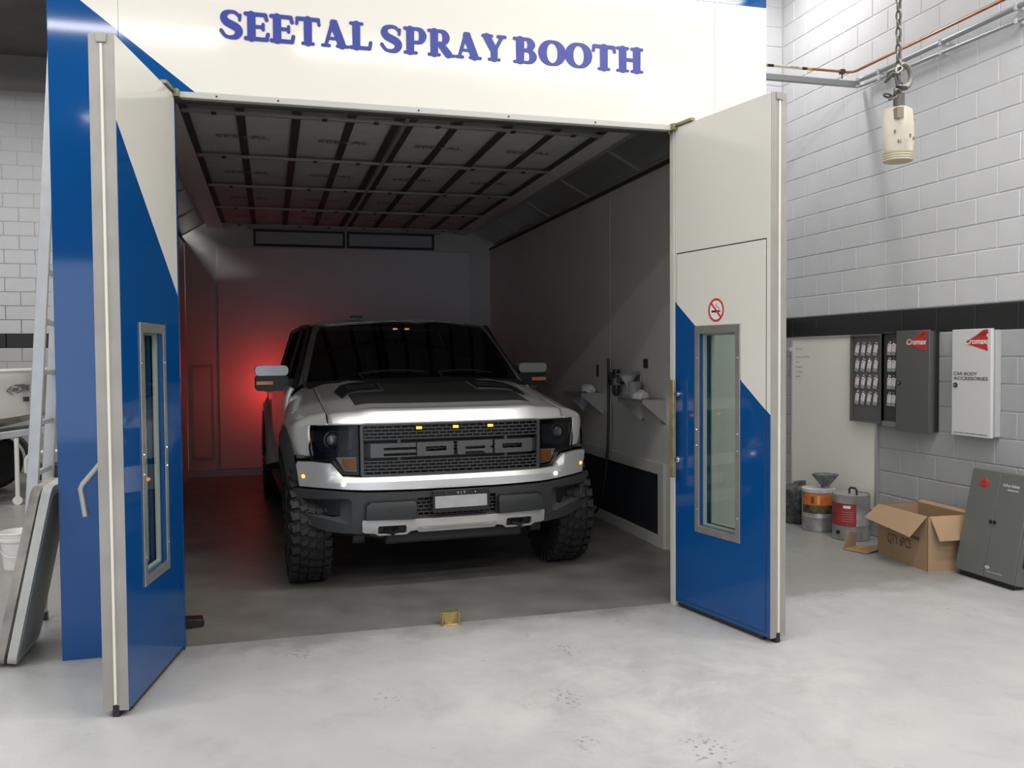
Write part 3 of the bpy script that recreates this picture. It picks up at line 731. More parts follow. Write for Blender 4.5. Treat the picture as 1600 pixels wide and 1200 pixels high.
for s in (-1, 1):
    mx = (lambda lp: lp) if s > 0 else mirx
    def ring(lp, dy): return [(u, LYb(u, v)+dy, v) for u, v in lp]
    b = B(); o_, i_ = mx(fogo), mx(fogi); grid(b, [ring(o_, .004), ring(i_, .06)], wrap=True); obj('fog_pocket', b, mat('pocket_grey', (.06,.062,.064), .45), low, ang=60)
    tp('fog_opening', [mx([(x+(.02 if x > .9 else -.02), z) for x, z in fogi])], lambda x, z: LYb(x, z)+.085, BLACK, .01, parent=low)
    tp('pad_recess', [mx([(.652,.512),(.648,.622),(.612,.650),(.300,.652),(.284,.62),(.288,.507)])], lambda x, z: LYb(x, z)-.004, BLACK, .01, su=.1, parent=low)
    tp('bumper_pad', [mx(padh)], lambda x, z: cpl(x)-.125+.4*max(0, z-.6), mat('pad_black', (.024,.025,.026), .5), .06, su=.1, sv=.05, bevel=.012, parent=low)
mesh_rows('bumper_mesh', .524, .652, 5, .283, -.05, low, .04)
b = B(); panel_bm([rect(-.29,.29,.51,.66)], lambda u, v: (u, cpl(u)+.02, v), (0,.01,0), bm=b); obj('bumper_screen', b, BLACK, low)
# number plate, blank silver with black surround
pl_ = tp('number_plate', [rrect(-.186,.226,.55,.703,.008)], lambda x, z: -.125+.02*(x-.02), BLACK, .02, su=None)
tp('plate_face', [rrect(-.170,.206,.581,.664,.004)], lambda x, z: -.128+.02*(x-.02), mat('plate_silver', (.52,.52,.53), .35, .6, noise=.12, nscale=9), .004, su=None, parent=pl_, bevel=.001)
text_obj('state_letters', 'V  I  T', mat('plate_print', (.7,.7,.7), .5), pl_, axes((.018,-.1275,.674), (1,.02,0), (0,0,1)), .017, bold=.01, align='C')
for x in (-.09, .12):
    b = B(); ball(b, (x, -.128, .683), .004, n=8); obj('plate_screw', b, CHROME, pl_)
# silver skid plate with tow openings
skh = [(0,.507),(.33,.509),(.656,.516),(.662,.505),(.660,.432),(.64,.424),(.58,.421),(.55,.404),(.36,.404),(.335,.424),(.29,.43),(.27,.415),(0,.415)]
tow = rrect(.362,.556,.414,.472,.012)
SKY = lambda x, z: cpl(x)-.09+.25*max(0, .46-z)
sk = tp('skid_plate', [sym(skh), tow, mirx(tow)], SKY, SILVERD, .04, su=.08, sv=.05, bevel=.005)
tp('skid_rib', [sym([(0,.462),(.27,.462),(.288,.452),(.262,.440),(0,.440)])], lambda x, z: SKY(x, z)-.012, mat('skid_rib', (.42,.40,.38), .45, .4), .02, parent=sk, bevel=.004)
for s in (-1, 1):
    tp('tow_recess', [rrect(*sorted((s*.35, s*.57)), .40, .48, .01)], lambda x, z: SKY(x, z)+.05, BLACK, .02, parent=sk)
    b = B(); tube(b, [(s*.42,.06,.44),(s*.42,-.055,.435),(s*.46,-.10,.42),(s*.50,-.055,.435),(s*.50,.06,.44)], .012, 10); obj('tow_hook', b, mat('hook_black', (.03,.03,.03), .4, .5), truck)
# underbody
b = B()
box(b, -.5, .5, -.02, .5, .33, .42); box(b, -.62, -.45, .0, 4.6, .40, .55); box(b, .45, .62, .0, 4.6, .40, .55); box(b, -.45, .45, .5, 1.4, .28, .45); box(b, -.2, .2, 3.9, 4.7, .32, .6)
cyl(b, (-.9, 4.45, .44), (.9, 4.45, .44), .05)
obj('chassis', b, mat('chassis_black', (.018,.018,.018), .6), truck, bevel=.02)
b = panel_bm([sym([(0,.36),(.5,.37),(.6,.40),(.6,.42),(0,.42)])], lambda u, v: (u, -.01+.8*(.42-v), v), (0,.02,0), su=.2); obj('belly_plate', b, mat('belly_grey', (.10,.10,.095), .5, .3), truck)
for s in (-1, 1):
    b = B(); tube(b, [(s*.42,.25,.36),(s*.62,.35,.36),(s*.82,.52,.34)], [.05,.035,.03], 10); tube(b, [(s*.42,.85,.36),(s*.62,.75,.36),(s*.82,.62,.34)], [.05,.035,.03], 10); cyl(b, (s*.70,.56,.34), (s*.60,.60,.85), .035, 12)
    cyl(b, (s*.70,.18,.36), (s*.62,.18,.36), .045, 14)
    obj('suspension_arm', b, mat('arm_grey', (.05,.05,.048), .5, .3), truck)
# wheels
def wheel(cx, cy, s):
    wh = empty('wheel', (cx, cy, .44)); wh.parent = truck
    b = B(); R, W2 = .437, .136
    prof = [(.235,-W2*.8),(.26,-W2*.95),(.33,-W2*1.0),(.40,-W2*.97),(.418,-W2*.86),(.421,-W2*.5),(.421,W2*.5),(.418,W2*.86),(.40,W2*.97),(.33,W2*1.0),(.26,W2*.95),(.235,W2*.8)]
    lathe(b, prof, 'x', n=48); obj('tyre', b, RUBBER, wh, ang=50)
    b = B(); n = 34
    for k in range(n):
        for x0, x1, ph, rr, l, skew in ((-.135,-.086,0,.428,.046,.15),(.086,.135,.5,.428,.046,-.15),(-.078,-.03,.3,.4300,.038,.35),(-.022,.026,.75,.4305,.038,-.3),(.034,.078,.1,.430,.038,.35)):
            a = 2*PI*(k+ph)/n
            M = Matrix.Rotation(a, 4, 'X') @ Matrix.Translation((0, 0, rr)) @ Matrix.Rotation(skew, 4, 'Z')
            xm = (x0+x1)/2
            box(b, x0, x1, -l/2, l/2, -.014, .0095, M=M)
            if abs(xm) > .1:
                M2 = Matrix.Rotation(a, 4, 'X') @ Matrix.Translation((math.copysign(.132, xm), 0, .405))
                box(b, -.008, .008, -.018, .018, -.03, .02, M=M2)
    obj('tread_blocks', b, mat('tread_rubber', (.013,.013,.013), .65, noise=.4, nscale=12), wh, ang=20, smooth=False)
    b = B(); lathe(b, [(.236,-.13),(.225,-.12),(.215,.06),(.225,.115),(.236,.125)], 'x', n=40); obj('rim', b, BLACK, wh)
    b = B(); lathe(b, [(.05, s*.10),(.055, s*.085),(.16, s*.075),(.22, s*.04)], 'x', n=32)
    for k in range(6):
        a = 2*PI*k/6; tube(b, [(s*.10, .05*math.cos(a), .05*math.sin(a)), (s*.12, .22*math.cos(a), .22*math.sin(a))], .028, 8)
    obj('spokes', b, mat('wheel_black', (.03,.03,.032), .35, .5), wh)
    return wh
for cy in (.535, 4.45):
    for s in (-1, 1): wheel(s*.982, cy, s)
# cab
def wsg(t, k):      # windshield point, t across -1..1, k 0 base .. 1 top
    bx, by, bz = .905*t, 1.26-.15*(1-t*t), 1.425+.03*(1-t*t)
    ux, uy, uz = .745*t, 1.86-.10*(1-t*t), 1.905+.04*(1-t*t)
    bow = .02*math.sin(PI*k)
    return (bx+(ux-bx)*k, by+(uy-by)*k-bow*.6, bz+(uz-bz)*k+bow*.6)
b = B(); grid(b, [[wsg(-1+2*i/24, k/8) for i in range(25)] for k in range(9)]); wsm = obj('windshield', b, TINT, truck, ang=60)
b = B(); grid(b, [[(p[0]*1.005, p[1]+dy, p[2]+dz) for p in [wsg(-1+2*i/24, 0) for i in range(25)]] for dy, dz in ((0,.004),(-.05,-.012),(-.16,-.045))]); obj('cowl', b, BLACK, truck)
for s, e in ((-.55, .05), (.18, .74)):
    pts = [Vector(wsg(s+(e-s)*q/8, .07+.03*math.sin(q/8*3)))+Vector((0,-.018,.012)) for q in range(9)]
    b = B(); tube(b, pts, .007, 6); p = pts[0]; tube(b, [p, p+Vector((.02,-.07,-.035))], .009, 6); obj('wiper', b, BLACK, truck)
for s in (-1, 1):
    R_ = []
    for k in range(9):
        q = k/8; p = wsg(s, q); a = Vector((s*(.985-(.985-.792)*q), 1.34+(1.96-1.34)*q+.02, 1.36+(1.915-1.36)*q)); p = Vector(p)
        R_.append([p+Vector((-s*.012,-.002,.002)), p.lerp(a, .5)+Vector((s*.012,-.02,.01)), a, a+Vector((-s*.03,.05,0))])
    b = B(); grid(b, R_); obj('a_pillar', b, mat('pillar_silver', (.30,.30,.295), .32, .8, coat=.4), truck, ang=70)
# roof
R_ = []
for k in range(13):
    q = k/12; row = []
    for i in range(25):
        t = -1+2*i/24; p = Vector(wsg(t, 1)); e = Vector((.80*t, 3.8, 1.90+.07*(1-t**4)))
        pt = p.lerp(e, q); pt.z += .062*math.sin(PI*min(1, q*1.0))**.6*(1-.55*t**6) if 0 < q < 1 else 0
        pt.x *= 1+.05*min(1, q*4); row.append(pt)
    R_.append(row)
b = B(); grid(b, R_); roof = obj('roof', b, SILVER, truck, ang=60)
b = B(); box(b, -.44, -.34, 1.95, 2.05, 1.985, 2.004); obj('roof_clip', b, BLACK, roof, bevel=.004)
b = B(); tube(b, [Vector(wsg(-1+2*i/24, 1))+Vector((0,-.004,.004)) for i in range(25)], .008, 6); obj('windshield_trim', b, CHROME, truck)
for s in (-1, 1):
    b = B(); P = [[(s*x, y, z) for y in (1.26, 1.5, 2.6, 3.9)] for x, z in ((1.0,1.375),(1.035,1.30),(1.045,1.1),(1.04,.85),(1.02,.62),(.97,.5))]
    grid(b, cr_grid(P, 3, 2)); d_ = obj('door', b, SILVER, truck, ang=60)
    md = d_.modifiers.new('gauge', 'SOLIDIFY'); md.thickness = .04; md.offset = -1 if s > 0 else 1
    b = B(); P = [[(s*.985, 1.36+.02, 1.38), (s*.985, 3.82, 1.38)], [(s*.81, 1.95, 1.895), (s*.81, 3.7, 1.90)]]; grid(b, P); obj('side_window', b, TINT, truck)
    b = B(); tube(b, [(s*.99,1.36,1.37),(s*.82,1.95,1.90),(s*.83,2.5,1.915),(s*.83,3.75,1.90),(s*.99,3.84,1.37)], .022, 8); tube(b, [(s*.985,2.45,1.37),(s*.825,2.45,1.9)], .03, 8); obj('window_frame', b, BLACK, truck)
    b = B(); box(b, min(s*1.04, s*1.075), max(s*1.04, s*1.075), 2.2, 2.42, 1.18, 1.22); obj('door_handle', b, SILVER, truck, bevel=.008)
    b = B(); box(b, min(s*.95, s*1.08), max(s*.95, s*1.08), 1.3, 3.5, .40, .46); obj('side_step', b, BLACK, truck, bevel=.01)
    # mirror
    mr = empty('mirror', (s*1.16, 1.66, 1.46)); mr.parent = truck
    def MB(zl, zh, x0, x1, y0, y1, r): return panel_bm([rrect(*sorted((s*x0, s*x1)), zl, zh, r, 5)], lambda u, v: (u, y0, v), (0, y1-y0, 0))
    obj('mirror_housing', MB(-.108, .02, -.135, .135, -.075, .08, .03), BLACK, mr, bevel=.012)
    obj('mirror_cap', MB(.018, .105, -.135, .135, -.08, .075, .035), mat('mirror_silver', (.42,.42,.41), .35, .7, coat=.5), mr, bevel=.03)
    b = B(); x_ = sorted((s*-.01, s*.127)); box(b, x_[0], x_[1], -.088, -.07, -.058, -.026); obj('indicator', b, AMBER, mr, bevel=.004)
    b = B(); x_ = sorted((s*-.26, s*-.12)); box(b, x_[0], x_[1], -.03, .04, -.10, .0); obj('mirror_arm', b, BLACK, mr, bevel=.015)
    b = B(); box(b, *sorted((s*-.115, s*.115)), .078, .083, -.09, .085); obj('mirror_glass', b, CHROME, mr)
    b = B(); ball(b, (s*.02, -.02, -.112), .02, sx=2, sz=.5, n=12); obj('puddle_lamp', b, mat('puddle', (.7,.65,.45), .3), mr)
b = B(); tube(b, [(-.945,.98,1.39),(-.945,.98,1.43)], .014, 8); tube(b, [(-.945,.98,1.43),(-.955,1.02,1.50)], .004, 6); obj('washer_nozzle', b, BLACK, truck)
# cab back, seats, dash, steering wheel
b = B(); P = [[(-.98,3.87,1.38),(.98,3.87,1.38)],[(-.8,3.80,1.92),(.8,3.80,1.92)]]; grid(b, P); obj('rear_window', b, TINT, truck)
b = B(); box(b, -.98, .98, 3.84, 3.9, .55, 1.39); box(b, -.95, .95, 1.3, 3.85, .52, .6); obj('cab_tub', b, BLACK, truck)
b = B(); box(b, -.88, .88, 1.38, 1.75, 1.05, 1.40); obj('dashboard', b, mat('dash', (.02,.02,.02), .6), truck, bevel=.05)
for x in (-.42, .42):
    st_ = empty('seat', (x, 2.35, .6)); st_.parent = truck
    b = B(); box(b, -.26, .26, -.25, .28, 0, .3); obj('seat_cushion', b, mat('seat_black', (.03,.03,.03), .7), st_, bevel=.06)
    b = B(); box(b, -.25, .25, .2, .36, .25, .85); obj('seat_back', b, mat('seat_black', (.03,.03,.03), .7), st_, bevel=.06)
    b = B(); box(b, -.14, .14, .24, .34, .88, 1.06); obj('headrest', b, mat('seat_black', (.03,.03,.03), .7), st_, bevel=.05)
sw = Matrix.Translation((-.42, 1.92, 1.33)) @ Matrix.Rotation(math.radians(68), 4, 'X')
b = B(); tube(b, [sw @ Vector((.19*math.cos(2*PI*k/32), .19*math.sin(2*PI*k/32), 0)) for k in range(33)], .016, 8); cyl(b, sw @ Vector((0,0,-.02)), sw @ Vector((0,0,.03)), .06)
for a in (0, PI, -PI/2): tube(b, [sw @ Vector((0,0,0)), sw @ Vector((.19*math.cos(a), .19*math.sin(a), 0))], .014, 6)
obj('steering_wheel', b, mat('wheel_leather', (.06,.06,.06), .35), truck)
b = B(); box(b, -.11, .11, 1.93, 1.95, 1.80, 1.86); obj('rear_view_mirror', b, BLACK, truck, bevel=.015)
for x in (-.06, .05):
    b = B(); ball(b, (x+.02, 1.98, 1.885), .016, sx=1.6, sz=.5, n=10); obj('map_light', b, mat('map_glow', (.9,.6,.3), .4, emit=(1,.55,.25), estr=5), truck)
# bed
for s in (-1, 1):
    b = B(); box(b, *sorted((s*.93, s*1.0)), 3.95, 6.0, .62, 1.40); obj('bed_side', b, SILVER, truck, bevel=.02)
    R_ = []
    for k in range(17):
        a = PI*k/16; R_.append([(s*(1.0+.0), 4.45+.66*math.cos(a), .50+.74*math.sin(a)), (s*1.08, 4.45+.62*math.cos(a), .48+.70*math.sin(a)), (s*1.125, 4.45+.58*math.cos(a), .46+.64*math.sin(a)), (s*1.12, 4.45+.54*math.cos(a), .44+.58*math.sin(a))])
    b = B(); grid(b, R_); obj('rear_flare', b, SILVER, truck, ang=60)
    tlm = B(); box(tlm, *sorted((s*.86, s*1.005)), 5.96, 6.03, .95, 1.38); tl = obj('tail_light', tlm, mat('tail_red', (.3,.01,.01), .2, coat=.5), truck, bevel=.012)
    b = B(); box(b, *sorted((s*.88, s*.99)), 6.035, 6.045, 1.14, 1.35); obj('tail_lens', b, REDL if s < 0 else mat('tail_unlit', (.25,.01,.01), .2), tl)
b = B(); box(b, -.87, .87, 5.93, 6.0, .68, 1.40); obj('tailgate', b, SILVER, truck, bevel=.02)
b = B(); box(b, -.93, .93, 3.95, 5.95, .62, .68); obj('bed_floor', b, BLACK, truck)
b = B(); box(b, -.95, .95, 6.0, 6.14, .48, .64); obj('rear_bumper', b, CLAD, truck, bevel=.03)

# ================================================================== inside the booth, on the right wall
SHEETM = mat('galvanised_sheet', (.50,.49,.47), .38, .6, noise=.1, nscale=10)
def wall_shelf(y0, y1, label):
    t = empty('wall_shelf', (XR, y0, 1.05), label=label, cat='shelf', group='folded metal shelves on the booth wall')
    d = .22; w_ = y1-y0
    b = B(); box(b, -d, 0, 0, w_, .205, .21); box(b, -d, -d+.006, 0, w_, .17, .21); obj('tray', b, SHEETM, t, bevel=.001)
    for y in (0, w_-.004):
        obj('gusset', panel_bm([[(0,0),(0,.205),(-d,.205),(-d,.185)]], lambda u, v: (u, y, v), (0,.004,0)), SHEETM, t)
    for y in (.004, w_-.03):
        b = B(); box(b, -.004, 0, y-.06 if y > .1 else y, y+.09 if y < .1 else y+.03, .0, .20); obj('wall_flange', b, SHEETM, t)
    return t
wall_shelf(1.5, 2.02, 'metal wall shelf below the air regulator, nearest the doorway')
wall_shelf(2.96, 3.5, 'metal wall shelf deeper in the booth beside the truck fender')
def rag(name, c, sx, sy, sz, label, cat, m, seed):
    rnd = random.Random(seed); b = B()
    g = bmesh.ops.create_icosphere(b, subdivisions=3, radius=1)
    ph = [rnd.uniform(0, 6) for _ in range(6)]
    for v in b.verts:
        p = v.co.copy(); k = 1+.16*math.sin(5*p.x+ph[0])*math.sin(4*p.y+ph[1])+.12*math.sin(9*p.z+7*p.x+ph[2])+.07*math.sin(13*p.y+ph[3])
        v.co = Vector((p.x*sx*k, p.y*sy*k, max(-.35, p.z)*sz*k+sz*.35))
    return tag(obj(name, b, m, loc=c, ang=80), label, cat)
PAPER = mat('white_paper', (.72,.71,.71), .8)
rag('paper_rag', (3.56, 3.08, 1.263), .07, .12, .06, 'crumpled white paper wipe on the shelf beside the truck', 'wipe', PAPER, 3)
rag('cleaning_cloth', (3.52, 1.72, 1.263), .06, .09, .05, 'pale crumpled cloth on the shelf nearest the doorway', 'cloth', PAPER, 5)
rg = empty('air_regulator', (XR, 2.42, 1.27), label='black and silver compressed air regulator with hanging bowl on the booth wall', cat='regulator')
b = B(); lathe(b, [(.034,.15),(.034,.225),(.03,.23)], c=(-.07,0,0), n=20); obj('adjuster_knob', b, BLACK, rg)
b = B(); box(b, -.105, -.035, -.035, .035, .085, .15); box(b, -.04, 0, -.02, .02, .1, .14); obj('valve_body', b, mat('cast_zinc', (.35,.35,.34), .4, .7), rg, bevel=.004)
b = B(); lathe(b, [(.012,-.02),(.03,-.005),(.036,.02),(.036,.085)], c=(-.07,0,0), n=20); obj('filter_bowl', b, mat('bowl_dark', (.03,.032,.03), .2), rg)
b = B(); box(b, -.1, -.045, .035, .15, .10, .135); cyl(b, (-.07,.15,.20), (-.07,.15,.08), .018); obj('inlet_fitting', b, BLACK, rg, bevel=.003)
b = B(); cyl(b, (-.07,-.035,.115), (-.07,-.20,.11), .009); cyl(b, (-.07,-.08,.115), (-.07,-.08,.17), .016); obj('outlet_tap', b, mat('tap_dark', (.06,.06,.055), .4, .6), rg)
hs = B(); tube(hs, [(XR-.07,2.615,1.60),(XR-.07,2.615,1.3),(XR-.07,2.62,1.0),(XR-.075,2.63,.75),(XR-.08,2.68,.45),(XR-.085,2.78,.2),(XR-.09,2.92,.08),(XR-.10,3.12,.02),(XR-.12,3.5,.018),(XR-.15,4.2,.018)], .013, 10)
tag(obj('air_hose', hs, mat('hose_black', (.02,.022,.025), .45)), 'black air hose hanging from the regulator down to the booth floor', 'hose')
sf = empty('strainer_stand', (XR-.11, 2.05, 1.263), label='translucent paint strainer funnel in a wire stand on the near shelf', cat='funnel')
b = B(); lathe(b, [(.005,.02),(.012,.10),(.09,.20),(.094,.205),(.088,.2),(.01,.1)], n=24); obj('strainer_cone', b, mat('strainer_paper', (.55,.54,.56), .6), sf)
b = B(); tube(b, [(.1,0,0),(.1,0,.2)], .005, 6); lathe(b, [(.098,.195),(.102,.2),(.098,.205)], n=24); box(b, -.06, .11, -.06, .06, 0, .004); obj('wire_stand', b, SHEETM, sf)
b = B(); box(b, .09, .105, -.06, .05, .06, .22); obj('back_plate', b, SHEETM, sf)
cp = empty('mixing_cup', (XR-.10, 1.93, 1.263), label='clear plastic mixing cup standing under the paint strainer', cat='cup')
b = B(); lathe(b, [(.05,0),(.06,.13),(.064,.135),(.058,.13),(.048,.004)], n=24); obj('cup_wall', b, mat('cup_plastic', (.35,.35,.36), .3), cp)
b = B(); box(b, XR-.03, XR, 1.86, 1.90, 1.52, 1.60); tag(obj('wall_hook', b, BLACK, bevel=.004), 'small black hook on the booth wall above the paint strainer', 'hook')
b = B(); box(b, XR-.012, XR, 3.05, 3.09, 1.42, 1.54); tag(obj('wall_switch', b, BLACK, bevel=.003), 'slim black switch on the booth wall left of the hose', 'switch')

# ================================================================== along the right wall
xa, ya = (0,-1,0), (0,0,1)
def wl(name, loops, x, m, par, th=.001, off=(0,0,0), **k):    # (u = -y, v = z) drawing on a face that looks to -x
    return obj(name, panel_bm(loops, lambda u, v: (x, -u, v), (th,0,0)), m, par, **k)
ALU = mat('aluminium', (.62,.62,.61), .35, .8)
wb = empty('whiteboard', (XW, 2.03, .24), label='large whiteboard with a few scribbled lines leaning behind the paint drums', cat='whiteboard')
b = B(); box(b, -.025, -.002, -.64, .64, 0, 1.55); obj('board', b, mat('board_white', (.85,.845,.76), .25), wb)
wl('frame', [rect(-.655,.655,-.012,1.562), rect(-.635,.635,.01,1.54)], -.035, ALU, wb, .034, bevel=.003)
INK = mat('marker_ink', (.05,.05,.06), .6)
rnd = random.Random(2)
for ln, (v, l) in enumerate(((1.44,.12),(1.36,.22),(1.31,.05),(1.26,.11),(1.21,.10),(1.165,.09))):
    b = B(); u = -.58
    while u < -.58+l:
        pts = [(u+q*.006, v+rnd.uniform(-.008,.008)) for q in range(4)]
        ribbon(b, pts, .003, 0, .0008, 2); u += .03
    for vv in b.verts: vv.co = Vector((-.0262-vv.co.y*.5, -vv.co.x, vv.co.z))
    obj('scribble', b, INK, wb, recalc=False, smooth=False)
b = B(); box(b, -.05, 0, .60, .66, 1.30, 1.34); cyl(b, (-.05,.63,1.32), (-.07,.63,1.32), .012); tag(obj('air_coupling', b, CHROME, loc=(XW,2.08,.36)), 'small steel coupling on the wall beside the whiteboard', 'coupling')

LOGO = [(0,.0),(.07,.033),(.115,.06),(.145,.064),(.152,.044),(.135,.034),(.15,.016),(.14,-.006),(.15,-.05),(.105,-.038),(.06,-.026),(.012,-.014)]
def logo(par, x, u0, v0, s=1):
    lg = wl('brand_flame', [[(u0+p[0]*s, v0+p[1]*s) for p in LOGO]], x, mat('logo_red', (.56,.03,.03), .4), par)
    wl('flame_fold', [[(u0+p[0]*s, v0+p[1]*s) for p in [(.075,.028),(.118,.052),(.142,.055),(.128,.032),(.10,.03)]]], x-.0012, mat('logo_dark_red', (.33,.015,.018), .4), par)
    text_obj('brand_word', 'Cromax', mat('logo_white', (.8,.8,.8), .45), par, axes((x-.0022,-(u0-.004*s),v0-.012*s), xa, ya), .030*s, bold=.022, shear=.22, width=.152*s)
GRN = mat('cabinet_grey', (.105,.105,.10), .42)
kc = empty('key_cabinet', (XW, .98, 1.0), label='dark grey key cabinet on the block wall with its left door swung open', cat='cabinet')
b = B()
box(b, -.012, -.0015, -.315, .275, .0, .81); box(b, -.085, -.012, .269, .275, 0, .81); box(b, -.085, -.012, -.315, -.309, 0, .81); box(b, -.085, -.012, -.309, .269, .804, .81); box(b, -.085, -.012, -.309, .269, 0, .006)
obj('body', b, GRN, kc)
b = B(); box(b, -.08, -.06, .06, .269, .006, .05); obj('key_tray', b, mat('tray_grey', (.25,.25,.24), .5, .4), kc)
b = B(); box(b, -.060, -.055, -.30, .268, .05, .8); obj('hook_board', b, mat('hook_board', (.05,.05,.05), .6), kc)
b = B(); box(b, -.103, -.086, -.318, .064, -.012, .818); obj('front_panel', b, GRN, kc, bevel=.004)
def lk(par, x, u, v, r=.017):
    b = B(); cyl(b, (x, -u, v), (x-.008, -u, v), r, 20); obj('lock', b, BLACK, par)
    b = B(); cyl(b, (x-.008, -u, v), (x-.010, -u, v), r*.5, 14); obj('lock_core', b, STEEL, par)
lk(kc, -.103, -.025, .385)
logo(kc, -.1042, .07, .72, 1.5)
od = empty('open_door', (-.055, .285, 0)); od.parent = kc
b = B(); box(b, 0, .008, 0, .42, .02, .80); obj('door_skin', b, GRN, od)
wl('door_return', [rect(-.42,0,.02,.80), rect(-.405,-.015,.035,.785)], -.022, GRN, od, .022)
b = B(); box(b, -.012, .004, -.008, .004, .62, .70); box(b, -.012, .004, -.008, .004, .12, .2); obj('door_hinge', b, BLACK, od)
TAGW = mat('tag_white', (.72,.68,.68), .5); TAGG = mat('tag_grey', (.30,.32,.34), .35)
tproto = empty('key_tag', (0,0,0), label='x', cat='key tag', group='white key tags in the key cabinet')
wl('card', [rrect(-.024,.024,-.045,.022,.003)], -.006, TAGW, tproto, .003)
wl('holder', [rrect(-.024,.024,-.075,-.045,.003)], -.007, TAGG, tproto, .005)
b = B(); tube(b, [(-.004,.010*math.cos(a),.032+.012*math.sin(a)) for a in (2*PI*k/12 for k in range(13))], .0016, 6); obj('split_ring', b, CHROME, tproto)
b = B(); tube(b, [(0,0,.05),(-.012,0,.048),(-.014,0,.04)], .002, 6); obj('hook_pin', b, CHROME, tproto)
b = B(); box(b, -.0072, -.0060, .004, .014, .005, .012); obj('print_mark', b, INK, tproto)
RN = ('top row', 'second row', 'third row', 'bottom row'); CN = ('first', 'second', 'third', 'fourth')
k0 = True
def put_tag(x, y, z, lab, tilt):
    global k0
    t = tproto if k0 else copy_tree(tproto)
    k0 = False; t['label'] = lab; t.location = (x, y, z); t.rotation_euler = (tilt, 0, 0)
for r, zz in enumerate((1.685, 1.545, 1.395, 1.25)):
    for c in range(4):
        put_tag(XW-.057, 1.60-.083*c, zz, 'white key tag hanging on the open cabinet door, %s, %s from left' % (RN[r], CN[c]), .22+random.uniform(-.04,.04))
    for c in range(2):
        put_tag(XW-.062, 1.170-.056*c, zz+.005, 'white key tag inside the key cabinet, %s, %s column from the hinge' % (RN[r], CN[c]), .08+random.uniform(-.04,.04))
wc = empty('accessory_cabinet', (XW, .25, 1.0), label='slim white wall cabinet lettered CAR BODY ACCESSORIES', cat='cabinet')
b = B(); box(b, -.05, -.0015, -.20, .225, .01, .80); obj('body', b, mat('cabinet_pale', (.46,.46,.46), .45), wc, bevel=.003)
b = B(); box(b, -.080, -.052, -.185, .195, 0, .81); obj('cabinet_door', b, mat('cabinet_white', (.66,.65,.65), .4), wc, bevel=.004)
logo(wc, -.0815, -.055, .715, 1.42)
PR = mat('print_dark', (.05,.05,.055), .5)
text_obj('door_lettering', 'CAR BODY', PR, wc, axes((-.0812, .177, .462), xa, ya), .024, bold=.012, width=.235)
text_obj('door_lettering', 'ACCESSORIES', PR, wc, axes((-.0812, .177, .426), xa, ya), .024, bold=.012, width=.335)
lk(wc, -.08, -.155, .385, .019)
b = B(); u = -.175
while u < .15:
    l = rnd.uniform(.012,.035); box(b, -.0808, -.080, -u-l, -u, .018, .024); u += l+.006
obj('fine_print', b, PR, wc)

# paint drums
def arcband(b, r, z0, z1, a0, a1, n=24):
    grid(b, [[(r*math.cos(a0+(a1-a0)*k/n), r*math.sin(a0+(a1-a0)*k/n), z) for k in range(n+1)] for z in (z0, z1)])
TIN = mat('scuffed_tin', (.42,.42,.42), .42, .55, noise=.35, nscale=9, detail=8)
def drum(name, loc, R, Hh, label):
    t = empty(name, loc, label=label, cat='paint drum')
    b = B(); lathe(b, [(R*.97,0),(R,.008),(R,.012),(R*.985,.02),(R*.985,Hh*.33),(R*1.0,Hh*.34),(R*.985,Hh*.35),(R*.985,Hh-.02),(R*1.01,Hh-.012),(R*1.01,Hh),(R*.97,Hh),(R*.965,Hh-.012),(0,Hh-.012)], n=40)
    obj('drum_shell', b, TIN, t, ang=40); return t
aw = math.atan2(-6.6, -4.9)
t = drum('paint_drum', (5.41,1.44,0), .158, .40, 'silver metal drum with a red label and black lid handle')
b = B(); arcband(b, .1585, .13, .325, aw-1.45, aw+.28); obj('red_label', b, mat('label_red', (.30,.03,.03), .5, noise=.4, nscale=14), t)
b = B(); arcband(b, .1592, .285, .31, aw-.42, aw-.02, 8); obj('label_patch', b, PAPER, t)
b = B()
for z in (.17,.19,.21,.23,.25): arcband(b, .1592, z, z+.006, aw-.5, aw+.12, 8)
obj('label_print', b, mat('label_faded', (.42,.16,.15), .6), t)
b = B(); tube(b, [(.02,-.05,.39),(.02,-.05,.43),(.02,-.03,.445),(.02,.03,.445),(.02,.05,.43),(.02,.05,.39)], .009, 8); obj('lid_handle', b, BLACK, t)
b = B(); cyl(b, (.156*math.cos(aw-.72),.156*math.sin(aw-.72),.07), (.166*math.cos(aw-.72),.166*math.sin(aw-.72),.07), .018, 14); obj('bung', b, BLACK, t)
t = drum('paint_drum', (5.37,1.86,0), .148, .385, 'silver drum with an orange label and a funnel on its lid')
b = B(); arcband(b, .1485, .245, .345, aw-1.1, aw+1.0); obj('orange_label', b, mat('label_orange', (.62,.15,.02), .5, noise=.25, nscale=12), t)
b = B(); arcband(b, .1485, .17, .245, aw-1.1, aw+1.0); obj('photo_strip', b, mat('label_photo', (.09,.08,.03), .5, noise=.9, nscale=25), t)
b = B(); arcband(b, .1490, .255, .335, aw-.05, aw+.12, 6); obj('flame_print', b, mat('label_yellow', (.75,.35,.04), .5), t)
b = B(); arcband(b, .1490, .262, .325, aw-.42, aw-.22, 6); obj('pictogram', b, mat('label_brown', (.16,.05,.02), .5), t)
b = B(); lathe(b, [(.150,.36),(.152,.39),(.135,.395),(0,.393)], n=40); obj('drum_lid', b, mat('lid_white', (.55,.54,.53), .45, noise=.3, nscale=10), t)
